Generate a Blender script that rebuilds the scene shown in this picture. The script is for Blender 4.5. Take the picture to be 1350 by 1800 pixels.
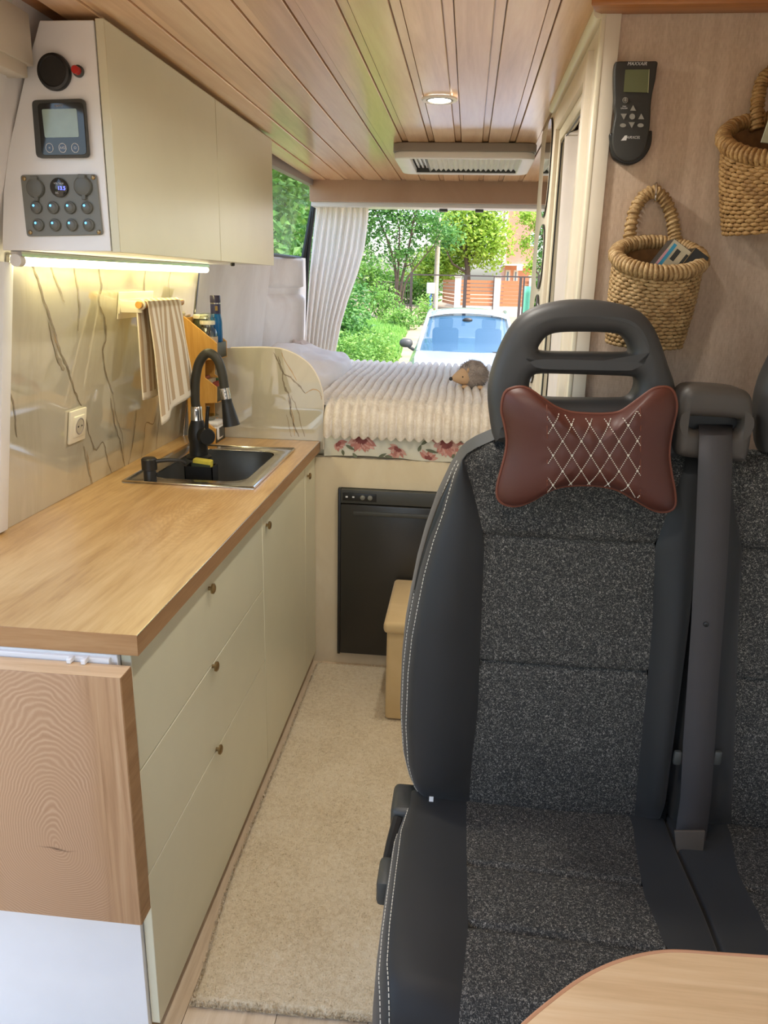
import bpy, bmesh, math, random
from mathutils import Vector, Matrix, noise
for _o in list(bpy.data.objects): bpy.data.objects.remove(_o)
SC = bpy.context.scene
COL = SC.collection
PI = math.pi
rnd = random.Random(7)

# ------------------------------------------------------------------ camera
F_PX, CX, CY = 1352.0, 675.0, 900.0
CAM = Vector((0, 0, 1.47))
_vd = Vector((825-CX, 497-CY, F_PX)).normalized()
_vv = Vector((570-CX, 5428-CY, F_PX)); _vv = (_vv - _vd*_vv.dot(_vd)).normalized()
_vx = _vv.cross(_vd)
RW = Matrix((_vx, _vd, -_vv))            # image axes -> world axes
cam_data = bpy.data.cameras.new('camera')
cam = bpy.data.objects.new('camera', cam_data); COL.objects.link(cam)
cam_data.sensor_fit = 'VERTICAL'; cam_data.sensor_height = 36; cam_data.sensor_width = 27
cam_data.lens = F_PX/1800*36; cam_data.clip_start = 0.02; cam_data.clip_end = 400
_c = [RW @ Vector((1,0,0)), RW @ Vector((0,-1,0)), RW @ Vector((0,0,-1))]
cam.matrix_world = Matrix.Translation(CAM) @ Matrix((_c[0], _c[1], _c[2])).transposed().to_4x4()
SC.camera = cam

def P(x, y, X=None, Y=None, Z=None):
    """pixel of the 1350x1800 photograph -> point on the plane X=, Y= or Z="""
    d = RW @ Vector((x-CX, y-CY, F_PX))
    if X is not None: t = X/d.x
    elif Y is not None: t = Y/d.y
    else: t = (Z-CAM.z)/d.z
    return CAM + d*t

# ------------------------------------------------------------------ world, sun, exposure
world = bpy.data.worlds.new('world'); SC.world = world; world.use_nodes = True
wn = world.node_tree.nodes; wl = world.node_tree.links
bg = wn['Background']
sky = wn.new('ShaderNodeTexSky'); sky.sky_type = 'NISHITA'; sky.sun_disc = False
sky.sun_elevation = math.radians(60); sky.sun_rotation = math.radians(121)
sky.air_density = 1.0; sky.dust_density = 3.5; sky.ozone_density = 0.6
wl.new(sky.outputs[0], bg.inputs[0]); bg.inputs[1].default_value = 0.54
sun_d = bpy.data.lights.new('sun', 'SUN'); sun_d.energy = 2.8; sun_d.angle = 0.01; sun_d.color = (1, .95, .86)
sun = bpy.data.objects.new('sun', sun_d); COL.objects.link(sun)
sun.location = (8, -5, 14)
sun.rotation_euler = Vector((0.5, -0.3, 1.0)).to_track_quat('Z', 'Y').to_euler()
VS = SC.view_settings
VS.view_transform = 'Standard'; VS.look = 'None'; VS.gamma = 1; VS.use_curve_mapping = False
VS.exposure = 0.6

# ------------------------------------------------------------------ object helpers
def link_mesh(name, me, mat, parent=None):
    o = bpy.data.objects.new(name, me); COL.objects.link(o)
    if mat and not me.materials: me.materials.append(mat)
    if parent is not None:
        o.parent = parent
        if parent.type == 'EMPTY': o.location = -parent.location
    return o

def finish(me, smooth=True, angle=38):
    if smooth:
        for p in me.polygons: p.use_smooth = True
        me.set_sharp_from_angle(angle=math.radians(angle))
    else:
        for p in me.polygons: p.use_smooth = False

class MB:
    """collects shapes, then becomes ONE mesh object"""
    def __init__(s): s.bm = bmesh.new()
    def _merge(s, b):
        me = bpy.data.meshes.new('t'); b.to_mesh(me); b.free(); s.bm.from_mesh(me); bpy.data.meshes.remove(me)
    def box(s, x0, x1, y0, y1, z0, z1, bev=0.0, seg=2, M=None):
        b = bmesh.new(); bmesh.ops.create_cube(b, size=1)
        for v in b.verts:
            v.co = Vector(((x0+x1)/2+v.co.x*(x1-x0), (y0+y1)/2+v.co.y*(y1-y0), (z0+z1)/2+v.co.z*(z1-z0)))
        if bev > 0: bmesh.ops.bevel(b, geom=b.edges[:], offset=bev, segments=seg, affect='EDGES', profile=.5)
        if M: bmesh.ops.transform(b, matrix=M, verts=b.verts)
        s._merge(b); return s
    def cyl(s, p0, p1, r0, r1=None, n=20, cap=True):
        r1 = r0 if r1 is None else r1
        p0 = Vector(p0); p1 = Vector(p1); d = p1-p0
        q = d.to_track_quat('Z', 'Y').to_matrix()
        vs = []
        for p, r in ((p0, r0), (p1, r1)):
            vs.append([s.bm.verts.new(p+q@Vector((math.cos(2*PI*i/n)*r, math.sin(2*PI*i/n)*r, 0))) for i in range(n)])
        for i in range(n): s.bm.faces.new((vs[0][i], vs[0][(i+1)%n], vs[1][(i+1)%n], vs[1][i]))
        if cap: s.bm.faces.new(vs[0][::-1]); s.bm.faces.new(vs[1])
        return s
    def lathe(s, prof, base=(0,0,0), axis=(0,0,1), n=24, cap=True):
        base = Vector(base); q = Vector(axis).to_track_quat('Z', 'Y').to_matrix()
        rings = []
        for r, h in prof:
            rings.append([s.bm.verts.new(base+q@Vector((math.cos(2*PI*i/n)*r, math.sin(2*PI*i/n)*r, h))) for i in range(n)])
        for a, b in zip(rings, rings[1:]):
            for i in range(n): s.bm.faces.new((a[i], a[(i+1)%n], b[(i+1)%n], b[i]))
        if cap: s.bm.faces.new(rings[0][::-1]); s.bm.faces.new(rings[-1])
        return s
    def tube(s, pts, r, n=10, closed=False, cap=True):
        pts = [Vector(p) for p in pts]; m = len(pts); rings = []
        prev = None
        for i, p in enumerate(pts):
            if closed: t = pts[(i+1)%m]-pts[i-1]
            else: t = pts[min(i+1, m-1)]-pts[max(i-1, 0)]
            if t.length < 1e-9: t = Vector((0,0,1))
            t.normalize()
            if prev is None:
                a = Vector((0,0,1)) if abs(t.z) < .9 else Vector((1,0,0))
                u = t.cross(a).normalized()
            else:
                u = (prev - t*prev.dot(t)).normalized()
            prev = u; w = t.cross(u)
            rr = r[i] if isinstance(r, (list, tuple)) else r
            rings.append([s.bm.verts.new(p+u*math.cos(2*PI*k/n)*rr+w*math.sin(2*PI*k/n)*rr) for k in range(n)])
        seq = list(zip(rings, rings[1:])) + ([(rings[-1], rings[0])] if closed else [])
        for a, b in seq:
            for k in range(n): s.bm.faces.new((a[k], a[(k+1)%n], b[(k+1)%n], b[k]))
        if cap and not closed: s.bm.faces.new(rings[0][::-1]); s.bm.faces.new(rings[-1])
        return s
    def prism(s, poly, ext, bev=0.0, seg=2):
        """poly: list of 3D points (planar), ext: extrusion vector"""
        b = bmesh.new()
        vs = [b.verts.new(p) for p in poly]; f = b.faces.new(vs)
        r = bmesh.ops.extrude_face_region(b, geom=[f])
        for v in [g for g in r['geom'] if isinstance(g, bmesh.types.BMVert)]: v.co += Vector(ext)
        bmesh.ops.recalc_face_normals(b, faces=b.faces[:])
        if bev > 0: bmesh.ops.bevel(b, geom=b.edges[:], offset=bev, segments=seg, affect='EDGES', profile=.5)
        s._merge(b); return s
    def grid(s, fn, nu, nv, cu=False, cv=False):
        vs = [[s.bm.verts.new(fn(i/(nu if cu else nu-1), j/(nv if cv else nv-1))) for j in range(nv)] for i in range(nu)]
        for i in range(nu if cu else nu-1):
            for j in range(nv if cv else nv-1):
                s.bm.faces.new((vs[i][j], vs[(i+1)%nu][j], vs[(i+1)%nu][(j+1)%nv], vs[i][(j+1)%nv]))
        return s
    def ball(s, c, r, sc=(1,1,1), M=None, u=16, v=10):
        b = bmesh.new(); bmesh.ops.create_uvsphere(b, u_segments=u, v_segments=v, radius=r)
        for q in b.verts: q.co = Vector((q.co.x*sc[0], q.co.y*sc[1], q.co.z*sc[2]))
        if M: bmesh.ops.transform(b, matrix=M.to_4x4(), verts=b.verts)
        bmesh.ops.translate(b, vec=Vector(c), verts=b.verts)
        s._merge(b); return s
    def quad(s, a, b, c, d):
        s.bm.faces.new([s.bm.verts.new(p) for p in (a, b, c, d)]); return s
    def mesh(s, name, recalc=True):
        me = bpy.data.meshes.new(name)
        if recalc: bmesh.ops.recalc_face_normals(s.bm, faces=s.bm.faces[:])
        s.bm.to_mesh(me); s.bm.free(); return me
    def build(s, name, mat, parent=None, smooth=True, angle=38, recalc=True):
        me = s.mesh(name, recalc); finish(me, smooth, angle)
        return link_mesh(name, me, mat, parent)

def tag(o, label=None, cat=None, group=None, kind=None):
    if label: o['label'] = label
    if cat: o['category'] = cat
    if group: o['group'] = group
    if kind: o['kind'] = kind
    return o
def thing(name, label, cat, loc=(0,0,0), group=None):
    o = bpy.data.objects.new(name, None); COL.objects.link(o); o.location = loc
    o.empty_display_size = .05
    return tag(o, label, cat, group)
def struct(o): o['kind'] = 'structure'; return o
def mesh_from(name, verts, faces, mat, parent=None, smooth=False, angle=38):
    me = bpy.data.meshes.new(name); me.from_pydata(verts, [], faces); me.update(); finish(me, smooth, angle)
    return link_mesh(name, me, mat, parent)
def catmull(pts, n=8, closed=False):
    pts = [Vector(p) for p in pts]; m = len(pts); out = []
    for i in range(m if closed else m-1):
        if closed: a, b, c, d = pts[i-1], pts[i], pts[(i+1)%m], pts[(i+2)%m]
        else: a, b, c, d = pts[max(i-1,0)], pts[i], pts[i+1], pts[min(i+2,m-1)]
        for k in range(n):
            t = k/n
            out.append(.5*((2*b)+(c-a)*t+(2*a-5*b+4*c-d)*t*t+(3*b-a-3*c+d)*t**3))
    if not closed: out.append(pts[-1])
    return out
def lerp(a, b, t): return a+(b-a)*t
def interp(tab, x):
    if x <= tab[0][0]: return tab[0][1]
    for (a, u), (b, v) in zip(tab, tab[1:]):
        if x <= b: return u+(v-u)*(x-a)/(b-a)
    return tab[-1][1]
def smoothstep(a, b, x):
    t = max(0, min(1, (x-a)/(b-a))); return t*t*(3-2*t)
def shape_mesh(name, outline, holes, to3d, depth, bevel, mat, parent=None, res=3):
    """flat outline with holes, extruded to a bevelled solid (via a filled 2D curve)"""
    cu = bpy.data.curves.new('t', 'CURVE'); cu.dimensions = '2D'; cu.fill_mode = 'BOTH'
    for loop in [outline]+holes:
        sp = cu.splines.new('POLY'); sp.points.add(len(loop)-1)
        for k, p in enumerate(loop): sp.points[k].co = (p[0], p[1], 0, 1)
        sp.use_cyclic_u = True
    cu.extrude = max(depth/2-bevel, 0); cu.bevel_depth = bevel; cu.bevel_resolution = res; cu.offset = -bevel
    o = bpy.data.objects.new('t', cu); COL.objects.link(o)
    dg = bpy.context.evaluated_depsgraph_get(); dg.update()
    me = bpy.data.meshes.new_from_object(o.evaluated_get(dg))
    bpy.data.objects.remove(o); bpy.data.curves.remove(cu)
    me.name = name
    for v in me.vertices: v.co = to3d(v.co.x, v.co.y, v.co.z)
    bm = bmesh.new(); bm.from_mesh(me); bmesh.ops.remove_doubles(bm, verts=bm.verts[:], dist=1e-5)
    bmesh.ops.recalc_face_normals(bm, faces=bm.faces[:]); bm.to_mesh(me); bm.free()
    me.materials.clear(); finish(me, True, 50)
    return link_mesh(name, me, mat, parent)

# ------------------------------------------------------------------ materials
def srgb(r, g, b):
    f = lambda c: (c/255/12.92) if c/255 <= .04045 else ((c/255+.055)/1.055)**2.4
    return (f(r), f(g), f(b), 1)
class NT:
    def __init__(s, name):
        s.m = bpy.data.materials.new(name); s.m.use_nodes = True
        s.n = s.m.node_tree.nodes; s.l = s.m.node_tree.links
        s.b = s.n['Principled BSDF']
    def new(s, t, **k):
        nd = s.n.new(t)
        for a, v in k.items(): setattr(nd, a, v)
        return nd
    def lk(s, a, b): s.l.new(a, b)
    def coord(s, scale=(1,1,1), rot=(0,0,0), loc=(0,0,0)):
        tc = s.new('ShaderNodeTexCoord'); mp = s.new('ShaderNodeMapping')
        mp.inputs['Scale'].default_value = scale; mp.inputs['Rotation'].default_value = rot; mp.inputs['Location'].default_value = loc
        s.lk(tc.outputs['Object'], mp.inputs[0]); return mp.outputs[0]
    def noise(s, vec, scale=5, detail=4, rough=.5, dist=0):
        nd = s.new('ShaderNodeTexNoise'); nd.inputs['Scale'].default_value = scale; nd.inputs['Detail'].default_value = detail
        nd.inputs['Roughness'].default_value = rough; nd.inputs['Distortion'].default_value = dist
        s.lk(vec, nd.inputs['Vector']); return nd.outputs['Fac']
    def ramp(s, fac, stops):
        r = s.new('ShaderNodeValToRGB'); e = r.color_ramp.elements
        while len(e) < len(stops): e.new(.5)
        for k, (p, c) in enumerate(stops): e[k].position = p; e[k].color = c
        s.lk(fac, r.inputs[0]); return r.outputs[0]
    def mix(s, fac, a, b, mode='MIX'):
        m = s.new('ShaderNodeMix', data_type='RGBA', blend_type=mode)
        for sock, v in ((m.inputs[0], fac), (m.inputs[6], a), (m.inputs[7], b)):
            if hasattr(v, 'is_output'): s.lk(v, sock)
            else: sock.default_value = v
        return m.outputs[2]
    def math(s, op, a, b=0.0, c=0.0):
        m = s.new('ShaderNodeMath', operation=op)
        for sock, v in zip(m.inputs, (a, b, c)):
            if hasattr(v, 'is_output'): s.lk(v, sock)
            else: sock.default_value = v
        return m.outputs[0]
    def bump(s, h, strength=.3, dist=.002):
        bp = s.new('ShaderNodeBump'); bp.inputs['Strength'].default_value = strength; bp.inputs['Distance'].default_value = dist
        s.lk(h, bp.inputs['Height']); s.lk(bp.outputs[0], s.b.inputs['Normal']); return bp
    def set(s, color=None, rough=None, metal=None, **k):
        if color is not None:
            if hasattr(color, 'is_output'): s.lk(color, s.b.inputs['Base Color'])
            else: s.b.inputs['Base Color'].default_value = color
        if rough is not None:
            if hasattr(rough, 'is_output'): s.lk(rough, s.b.inputs['Roughness'])
            else: s.b.inputs['Roughness'].default_value = rough
        if metal is not None: s.b.inputs['Metallic'].default_value = metal
        for a, v in k.items(): s.b.inputs[a.replace('_', ' ')].default_value = v
        return s.m

def plain(name, c, rough=.5, metal=0, var=.06, scale=12, bump=0, bscale=200, **k):
    t = NT(name); v = t.coord()
    n = t.noise(v, scale, 3)
    hi = tuple(min(1, x*(1+var)) for x in c[:3])+(1,); lo = tuple(x*(1-var) for x in c[:3])+(1,)
    col = t.ramp(n, [(.3, lo), (.7, hi)])
    if bump: t.bump(t.noise(v, bscale, 2), bump, .001)
    return t.set(col, rough, metal, **k)

def wood(name, c0, c1, c2, axis='Y', scale=1.0, rough=.4, coat=0, dark=.0, rand=True, knots=False):
    t = NT(name)
    sc = {'X': (.6, 9, 9), 'Y': (9, .6, 9), 'Z': (9, 9, .6)}[axis]
    tc = t.new('ShaderNodeTexCoord'); mp = t.new('ShaderNodeMapping')
    mp.inputs['Scale'].default_value = tuple(a*scale for a in sc)
    t.lk(tc.outputs['Object'], mp.inputs[0]); v = mp.outputs[0]
    if rand:
        oi = t.new('ShaderNodeObjectInfo'); ad = t.new('ShaderNodeVectorMath', operation='ADD')
        ml = t.math('MULTIPLY', oi.outputs['Random'], 37.0)
        cb = t.new('ShaderNodeCombineXYZ'); t.lk(ml, cb.inputs[0]); t.lk(ml, cb.inputs[1]); t.lk(ml, cb.inputs[2])
        t.lk(v, ad.inputs[0]); t.lk(cb.outputs[0], ad.inputs[1]); v = ad.outputs[0]
    n1 = t.noise(v, 1.2, 6, .6, 1.2); n2 = t.noise(v, 9, 5, .65)
    f = t.math('ADD', t.math('MULTIPLY', n1, .7), t.math('MULTIPLY', n2, .3))
    col = t.ramp(f, [(.32, c0), (.5, c1), (.68, c2)])
    if knots:
        vm = t.new('ShaderNodeMapping'); vm.inputs['Scale'].default_value = (5, 1.6, 5); t.lk(tc.outputs['Object'], vm.inputs[0])
        vo = t.new('ShaderNodeTexVoronoi'); vo.inputs['Scale'].default_value = 1.3; t.lk(vm.outputs[0], vo.inputs['Vector'])
        k = t.ramp(vo.outputs['Distance'], [(.03, (1,1,1,1)), (.10, (0,0,0,1))])
        col = t.mix(k, col, tuple(x*.45 for x in c0[:3])+(1,))
    if rand:
        br = t.new('ShaderNodeHueSaturation'); t.lk(col, br.inputs['Color'])
        t.lk(t.math('MULTIPLY_ADD', oi.outputs['Random'], .22, .89), br.inputs['Value']); col = br.outputs[0]
    t.bump(n2, .12, .001)
    return t.set(col, rough, 0, Coat_Weight=coat, Coat_Roughness=.15)

M = {}
M['white'] = plain('white_laminate', srgb(238,238,238), .35, var=.015)
M['cabinet'] = plain('cream_cabinet_front', srgb(220,216,188), .28, var=.015)
M['cream'] = plain('cream_trim', srgb(226,216,198), .5, var=.03)
M['pale_plastic'] = plain('pale_plastic', srgb(232,224,200), .4, var=.02)
M['ivory'] = plain('ivory_socket_plastic', srgb(236,230,208), .3, var=.01)
M['black'] = plain('black_plastic', srgb(30,30,30), .38, var=.1)
M['matte_black'] = plain('matte_black_metal', srgb(26,26,25), .42, var=.1)
M['dark_grey'] = plain('dark_grey_plastic', srgb(66,67,64), .45, var=.06)
M['panel_grey'] = plain('switch_panel_grey', srgb(118,119,112), .45, 0, var=.05)
M['chrome'] = plain('chrome', srgb(215,215,215), .12, 1, var=.02)
M['steel'] = plain('brushed_steel', srgb(200,196,188), .2, 1, var=.05, scale=30)
M['basin_steel'] = plain('basin_steel', srgb(150,149,144), .34, .9, var=.05, scale=30)
M['brass'] = plain('aged_brass', srgb(150,128,92), .32, 1, var=.1)
M['red'] = plain('red_button', srgb(190,40,34), .35)
M['vent_white'] = plain('white_vent_plastic', srgb(244,243,240), .4, var=.02)
M['vent_grey'] = plain('grey_vent_gasket', srgb(150,142,134), .5, var=.03)
M['pine'] = wood('varnished_pine', srgb(198,150,102), srgb(222,180,136), srgb(235,203,162), 'Y', 1.0, .30, .5, knots=True)
M['oak'] = wood('oak_laminate', srgb(158,112,66), srgb(188,142,92), srgb(206,164,114), 'Y', 1.6, .42, 0, rand=False)
M['oak_edge'] = wood('oak_edge_band', srgb(138,98,62), srgb(160,120,80), srgb(176,138,98), 'Y', 2.2, .5, 0, rand=False)
M['table_oak'] = wood('pale_oak_table', srgb(198,162,120), srgb(218,184,142), srgb(230,202,164), 'X', 1.6, .45, 0, rand=False)
M['floor'] = wood('laminate_floor', srgb(186,162,132), srgb(210,188,158), srgb(224,206,180), 'Y', 1.5, .5, 0)
M['bamboo'] = wood('bamboo_panel', srgb(178,126,56), srgb(202,150,72), srgb(216,168,92), 'Z', 2.0, .4, 0)
M['orange_wood'] = wood('orange_wood_trim', srgb(150,92,40), srgb(176,112,52), srgb(190,128,68), 'X', 1.6, .35, .3, rand=False)

def make_ring_oak():
    t = NT('end_grain_oak_print')
    tc = t.new('ShaderNodeTexCoord'); sp = t.new('ShaderNodeSeparateXYZ'); t.lk(tc.outputs['Object'], sp.inputs[0])
    kx, kz = P(100, 1487, Y=1.06).x, P(100, 1487, Y=1.06).z
    dn = t.noise(t.coord(), 7, 3, .5)
    fine = t.noise(t.coord((60,60,60)), 1, 3, .6)
    dx = t.math('SUBTRACT', sp.outputs[0], kx); dz = t.math('SUBTRACT', sp.outputs[2], kz)
    up = t.math('GREATER_THAN', dz, 0.0)
    zs = t.math('MULTIPLY', dz, t.math('MULTIPLY_ADD', up, -.55, .95))
    r = t.math('SQRT', t.math('ADD', t.math('MULTIPLY', dx, dx), t.math('MULTIPLY', zs, zs)))
    r2 = t.math('ADD', r, t.math('MULTIPLY', dn, .045))
    w = t.math('SINE', t.math('ADD', t.math('MULTIPLY', r2, 1300.0), t.math('MULTIPLY', fine, 3.2)))
    w01 = t.math('MULTIPLY_ADD', w, .5, .5)
    rings = t.ramp(w01, [(.0, srgb(176,137,102)), (.6, srgb(187,148,113)), (1, srgb(199,163,129))])
    gr = t.noise(t.coord((60,60,2.2)), 1, 5, .6, .6)
    grain = t.ramp(gr, [(.3, srgb(160,120,84)), (.5, srgb(188,148,108)), (.7, srgb(204,168,130))])
    rings = t.mix(t.ramp(t.noise(t.coord(), 16, 3), [(.35, (.55,.55,.55,1)), (.65, (.0,.0,.0,1))]), rings, srgb(188,149,113))
    ax = t.math('ABSOLUTE', t.math('ADD', dx, t.math('MULTIPLY', dn, .04)))
    edge = t.ramp(t.math('SUBTRACT', ax, t.math('MULTIPLY', dz, .0)), [(.085, (0,0,0,1)), (.115, (1,1,1,1))])
    col = t.mix(edge, rings, grain)
    # the dark split across the pith
    cr = t.math('ADD', t.math('ABSOLUTE', t.math('SUBTRACT', dz, t.math('MULTIPLY_ADD', dn, .05, -.024))), t.math('MULTIPLY', t.math('ABSOLUTE', dx), .09))
    crack = t.ramp(cr, [(.0018, (1,1,1,1)), (.0036, (0,0,0,1))])
    col = t.mix(crack, col, srgb(96,66,44))
    t.bump(w01, .05, .0005)
    return t.set(col, .45)
M['ring_oak'] = make_ring_oak()

def make_counter():
    t = NT('oak_worktop')
    v = t.coord((7, 1.1, 7)); n1 = t.noise(v, 1.5, 6, .6, 1.8); n2 = t.noise(t.coord((90, 5, 90)), 1, 4, .6)
    f = t.math('ADD', t.math('MULTIPLY', n1, .62), t.math('MULTIPLY', n2, .38))
    col = t.ramp(f, [(.3, srgb(156,116,70)), (.48, srgb(188,150,98)), (.66, srgb(206,172,120))])
    tc = t.new('ShaderNodeTexCoord'); sp = t.new('ShaderNodeSeparateXYZ'); t.lk(tc.outputs['Object'], sp.inputs[0])
    dx = t.math('SUBTRACT', sp.outputs[0], -.66); dy = t.math('MULTIPLY', t.math('SUBTRACT', sp.outputs[1], 1.95), .35)
    r = t.math('SQRT', t.math('ADD', t.math('MULTIPLY', dx, dx), t.math('MULTIPLY', dy, dy)))
    w = t.math('SINE', t.math('MULTIPLY', t.math('ADD', r, t.math('MULTIPLY', n1, .05)), 700.0))
    rk = t.math('MULTIPLY', t.ramp(r, [(.08, (1,1,1,1)), (.2, (0,0,0,1))]), t.math('MULTIPLY_ADD', w, .14, .14))
    col = t.mix(rk, col, srgb(150,104,62))
    t.bump(n2, .1, .0008)
    return t.set(col, .3)
M['worktop'] = make_counter()

def make_marble():
    t = NT('glossy_cream_marble')
    n = t.noise(t.coord((1,.7,.5)), 2.4, 5, .55, .6); k = t.noise(t.coord((1,2.2,.6), (.3,0,0)), 3.2, 4, .6, 1.0)
    base = t.ramp(n, [(.3, srgb(190,184,162)), (.7, srgb(208,202,182))])
    col = t.mix(t.ramp(k, [(.50, (0,0,0,1)), (.60, (.28,.28,.28,1)), (.68, (0,0,0,1))]), base, srgb(178,168,146))
    return t.set(col, .06, Coat_Weight=1.0, Coat_Roughness=.02, Coat_IOR=1.7)
M['marble'] = make_marble()
M['vein'] = plain('grey_marble_vein', srgb(142,130,110), .08, var=.25, scale=30, Coat_Weight=1.0, Coat_Roughness=.02)
M['vein_pale'] = plain('pale_marble_vein', srgb(164,152,130), .08, var=.2, scale=30, Coat_Weight=1.0, Coat_Roughness=.02)
M['vein_gold'] = plain('gold_marble_vein', srgb(180,150,108), .1, var=.2, scale=30, Coat_Weight=1.0, Coat_Roughness=.02)

def make_suede(name, a, b, rough=.8, sc=6):
    t = NT(name); v = t.coord((1,1,.6)); n = t.noise(v, sc, 6, .62, .8); f = t.noise(t.coord(), 500, 2)
    col = t.ramp(n, [(.3, a), (.7, b)]); t.bump(f, .12, .001)
    return t.set(col, rough, Sheen_Weight=.25, Sheen_Roughness=.5)
M['suede'] = make_suede('pale_suede_wall', srgb(228,221,215), srgb(244,240,236))
M['suede_beige'] = make_suede('beige_suede', srgb(212,194,158), srgb(226,211,180), .8, 4)
M['valance'] = make_suede('taupe_suede', srgb(186,154,130), srgb(200,170,146), .8, 4)
M['ottoman'] = make_suede('tan_velvet', srgb(206,176,122), srgb(220,192,142), .75, 5)

def make_textile():
    t = NT('woven_beige_wallcovering')
    w1 = t.new('ShaderNodeTexWave', wave_type='BANDS', bands_direction='X'); w1.inputs['Scale'].default_value = 190; w1.inputs['Distortion'].default_value = 1.2
    w2 = t.new('ShaderNodeTexWave', wave_type='BANDS', bands_direction='Z'); w2.inputs['Scale'].default_value = 190; w2.inputs['Distortion'].default_value = 1.2
    v = t.coord(); t.lk(v, w1.inputs['Vector']); t.lk(v, w2.inputs['Vector'])
    s = t.noise(t.coord((60, 1, 3)), 1, 4, .6); n = t.noise(t.coord((1,1,.35)), 330, 2)
    f = t.math('ADD', t.math('MULTIPLY', t.math('ADD', w1.outputs['Fac'], w2.outputs['Fac']), .17), t.math('ADD', t.math('MULTIPLY', s, .34), t.math('MULTIPLY', n, .32)))
    col = t.ramp(f, [(.3, srgb(174,149,129)), (.5, srgb(202,179,158)), (.7, srgb(220,200,180))])
    t.bump(f, .3, .0012)
    return t.set(col, .85)
M['textile'] = make_textile()

def make_carpet():
    t = NT('beige_pile_carpet')
    n = t.noise(t.coord(), 260, 4, .7); m = t.noise(t.coord(), 5, 3); k = t.noise(t.coord(), 95, 3, .6)
    f = t.math('ADD', t.math('MULTIPLY', n, .45), t.math('ADD', t.math('MULTIPLY', m, .2), t.math('MULTIPLY', k, .35)))
    col = t.ramp(f, [(.36, srgb(196,174,136)), (.5, srgb(226,208,174)), (.62, srgb(240,226,198))])
    t.bump(f, .8, .006)
    return t.set(col, .95, Sheen_Weight=.3)
M['carpet'] = make_carpet()

def make_speckle():
    t = NT('speckled_seat_fabric')
    n = t.noise(t.coord(), 330, 3, .65, 1.4)
    col = t.ramp(n, [(.45, srgb(34,34,33)), (.55, srgb(68,67,63)), (.65, srgb(150,145,136))])
    t.bump(n, .35, .001)
    return t.set(col, .85)
M['speckle'] = make_speckle()
M['seat_black'] = plain('smooth_black_upholstery', srgb(31,31,31), .62, var=.08, bump=.1, bscale=900, Sheen_Weight=.15)
M['headrest'] = plain('charcoal_foam', srgb(62,62,62), .5, var=.05, bump=.06, bscale=700)
M['stitch'] = plain('white_thread', srgb(222,216,200), .7)
M['belt'] = plain('charcoal_webbing', srgb(64,60,60), .6, var=.06, bump=.2, bscale=600)
M['brown_leather'] = plain('brown_leatherette', srgb(84,43,33), .5, var=.1, scale=5, bump=.1, bscale=500)
M['brown_piping'] = plain('brown_piping', srgb(112,60,42), .5, var=.05)
def make_fur(name, a, b, sc=140):
    t = NT(name); n = t.noise(t.coord(), sc, 4, .65, .6); m = t.noise(t.coord((8, 30, 30)), 1.2, 3)
    f = t.math('ADD', t.math('MULTIPLY', n, .6), t.math('MULTIPLY', m, .4))
    col = t.ramp(f, [(.35, a), (.65, b)]); t.bump(f, .38, .004)
    return t.set(col, .92, Sheen_Weight=.5, Sheen_Roughness=.4)
M['blanket'] = make_fur('plush_beige_blanket', srgb(208,194,174), srgb(236,227,214))
M['hedge_fur'] = make_fur('grey_brown_fur', srgb(140,126,118), srgb(198,186,178), 220)
M['hedge_face'] = plain('tan_plush', srgb(206,172,136), .9, bump=.2, bscale=400)
M['sheet'] = plain('cream_cotton_sheet', srgb(236,232,212), .8, var=.02)
M['duvet'] = plain('white_cotton', srgb(232,226,222), .85, var=.03, bump=.1, bscale=120)
M['flower'] = plain('dusty_pink_print', srgb(206,140,128), .8, var=.12, scale=60)
M['flower_dark'] = plain('dark_rose_print', srgb(150,84,80), .8, var=.1, scale=60)
M['leaf_print'] = plain('olive_print', srgb(116,120,96), .8, var=.15, scale=60)

def make_towel():
    t = NT('striped_terry_towel'); tc = t.new('ShaderNodeTexCoord'); sp = t.new('ShaderNodeSeparateXYZ'); t.lk(tc.outputs['UV'], sp.inputs[0])
    w = t.math('SINE', t.math('MULTIPLY', sp.outputs[0], 2*PI*7.0))
    k = t.math('GREATER_THAN', w, 0.0)
    hem = t.math('LESS_THAN', sp.outputs[1], .035)
    k = t.math('MULTIPLY', k, t.math('SUBTRACT', 1.0, hem))
    col = t.mix(k, srgb(238,228,206), srgb(196,172,138))
    t.bump(t.noise(t.coord(), 420, 2), .5, .002)
    return t.set(col, .95)
M['towel'] = make_towel()

def make_curtain():
    t = NT('striped_sheer_curtain'); tc = t.new('ShaderNodeTexCoord'); sp = t.new('ShaderNodeSeparateXYZ'); t.lk(tc.outputs['UV'], sp.inputs[0])
    w = t.math('SINE', t.math('MULTIPLY', sp.outputs[0], 2*PI*55.0))
    col = t.ramp(t.math('MULTIPLY_ADD', w, .5, .5), [(.3, srgb(232,222,212)), (.8, srgb(250,247,244))])
    t.set(col, .9)
    tr = t.new('ShaderNodeBsdfTranslucent'); t.lk(col, tr.inputs[0])
    mx = t.new('ShaderNodeMixShader'); mx.inputs[0].default_value = .6
    out = t.n['Material Output']; t.lk(t.b.outputs[0], mx.inputs[1]); t.lk(tr.outputs[0], mx.inputs[2]); t.lk(mx.outputs[0], out.inputs[0])
    return t.m
M['curtain'] = make_curtain()

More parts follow.
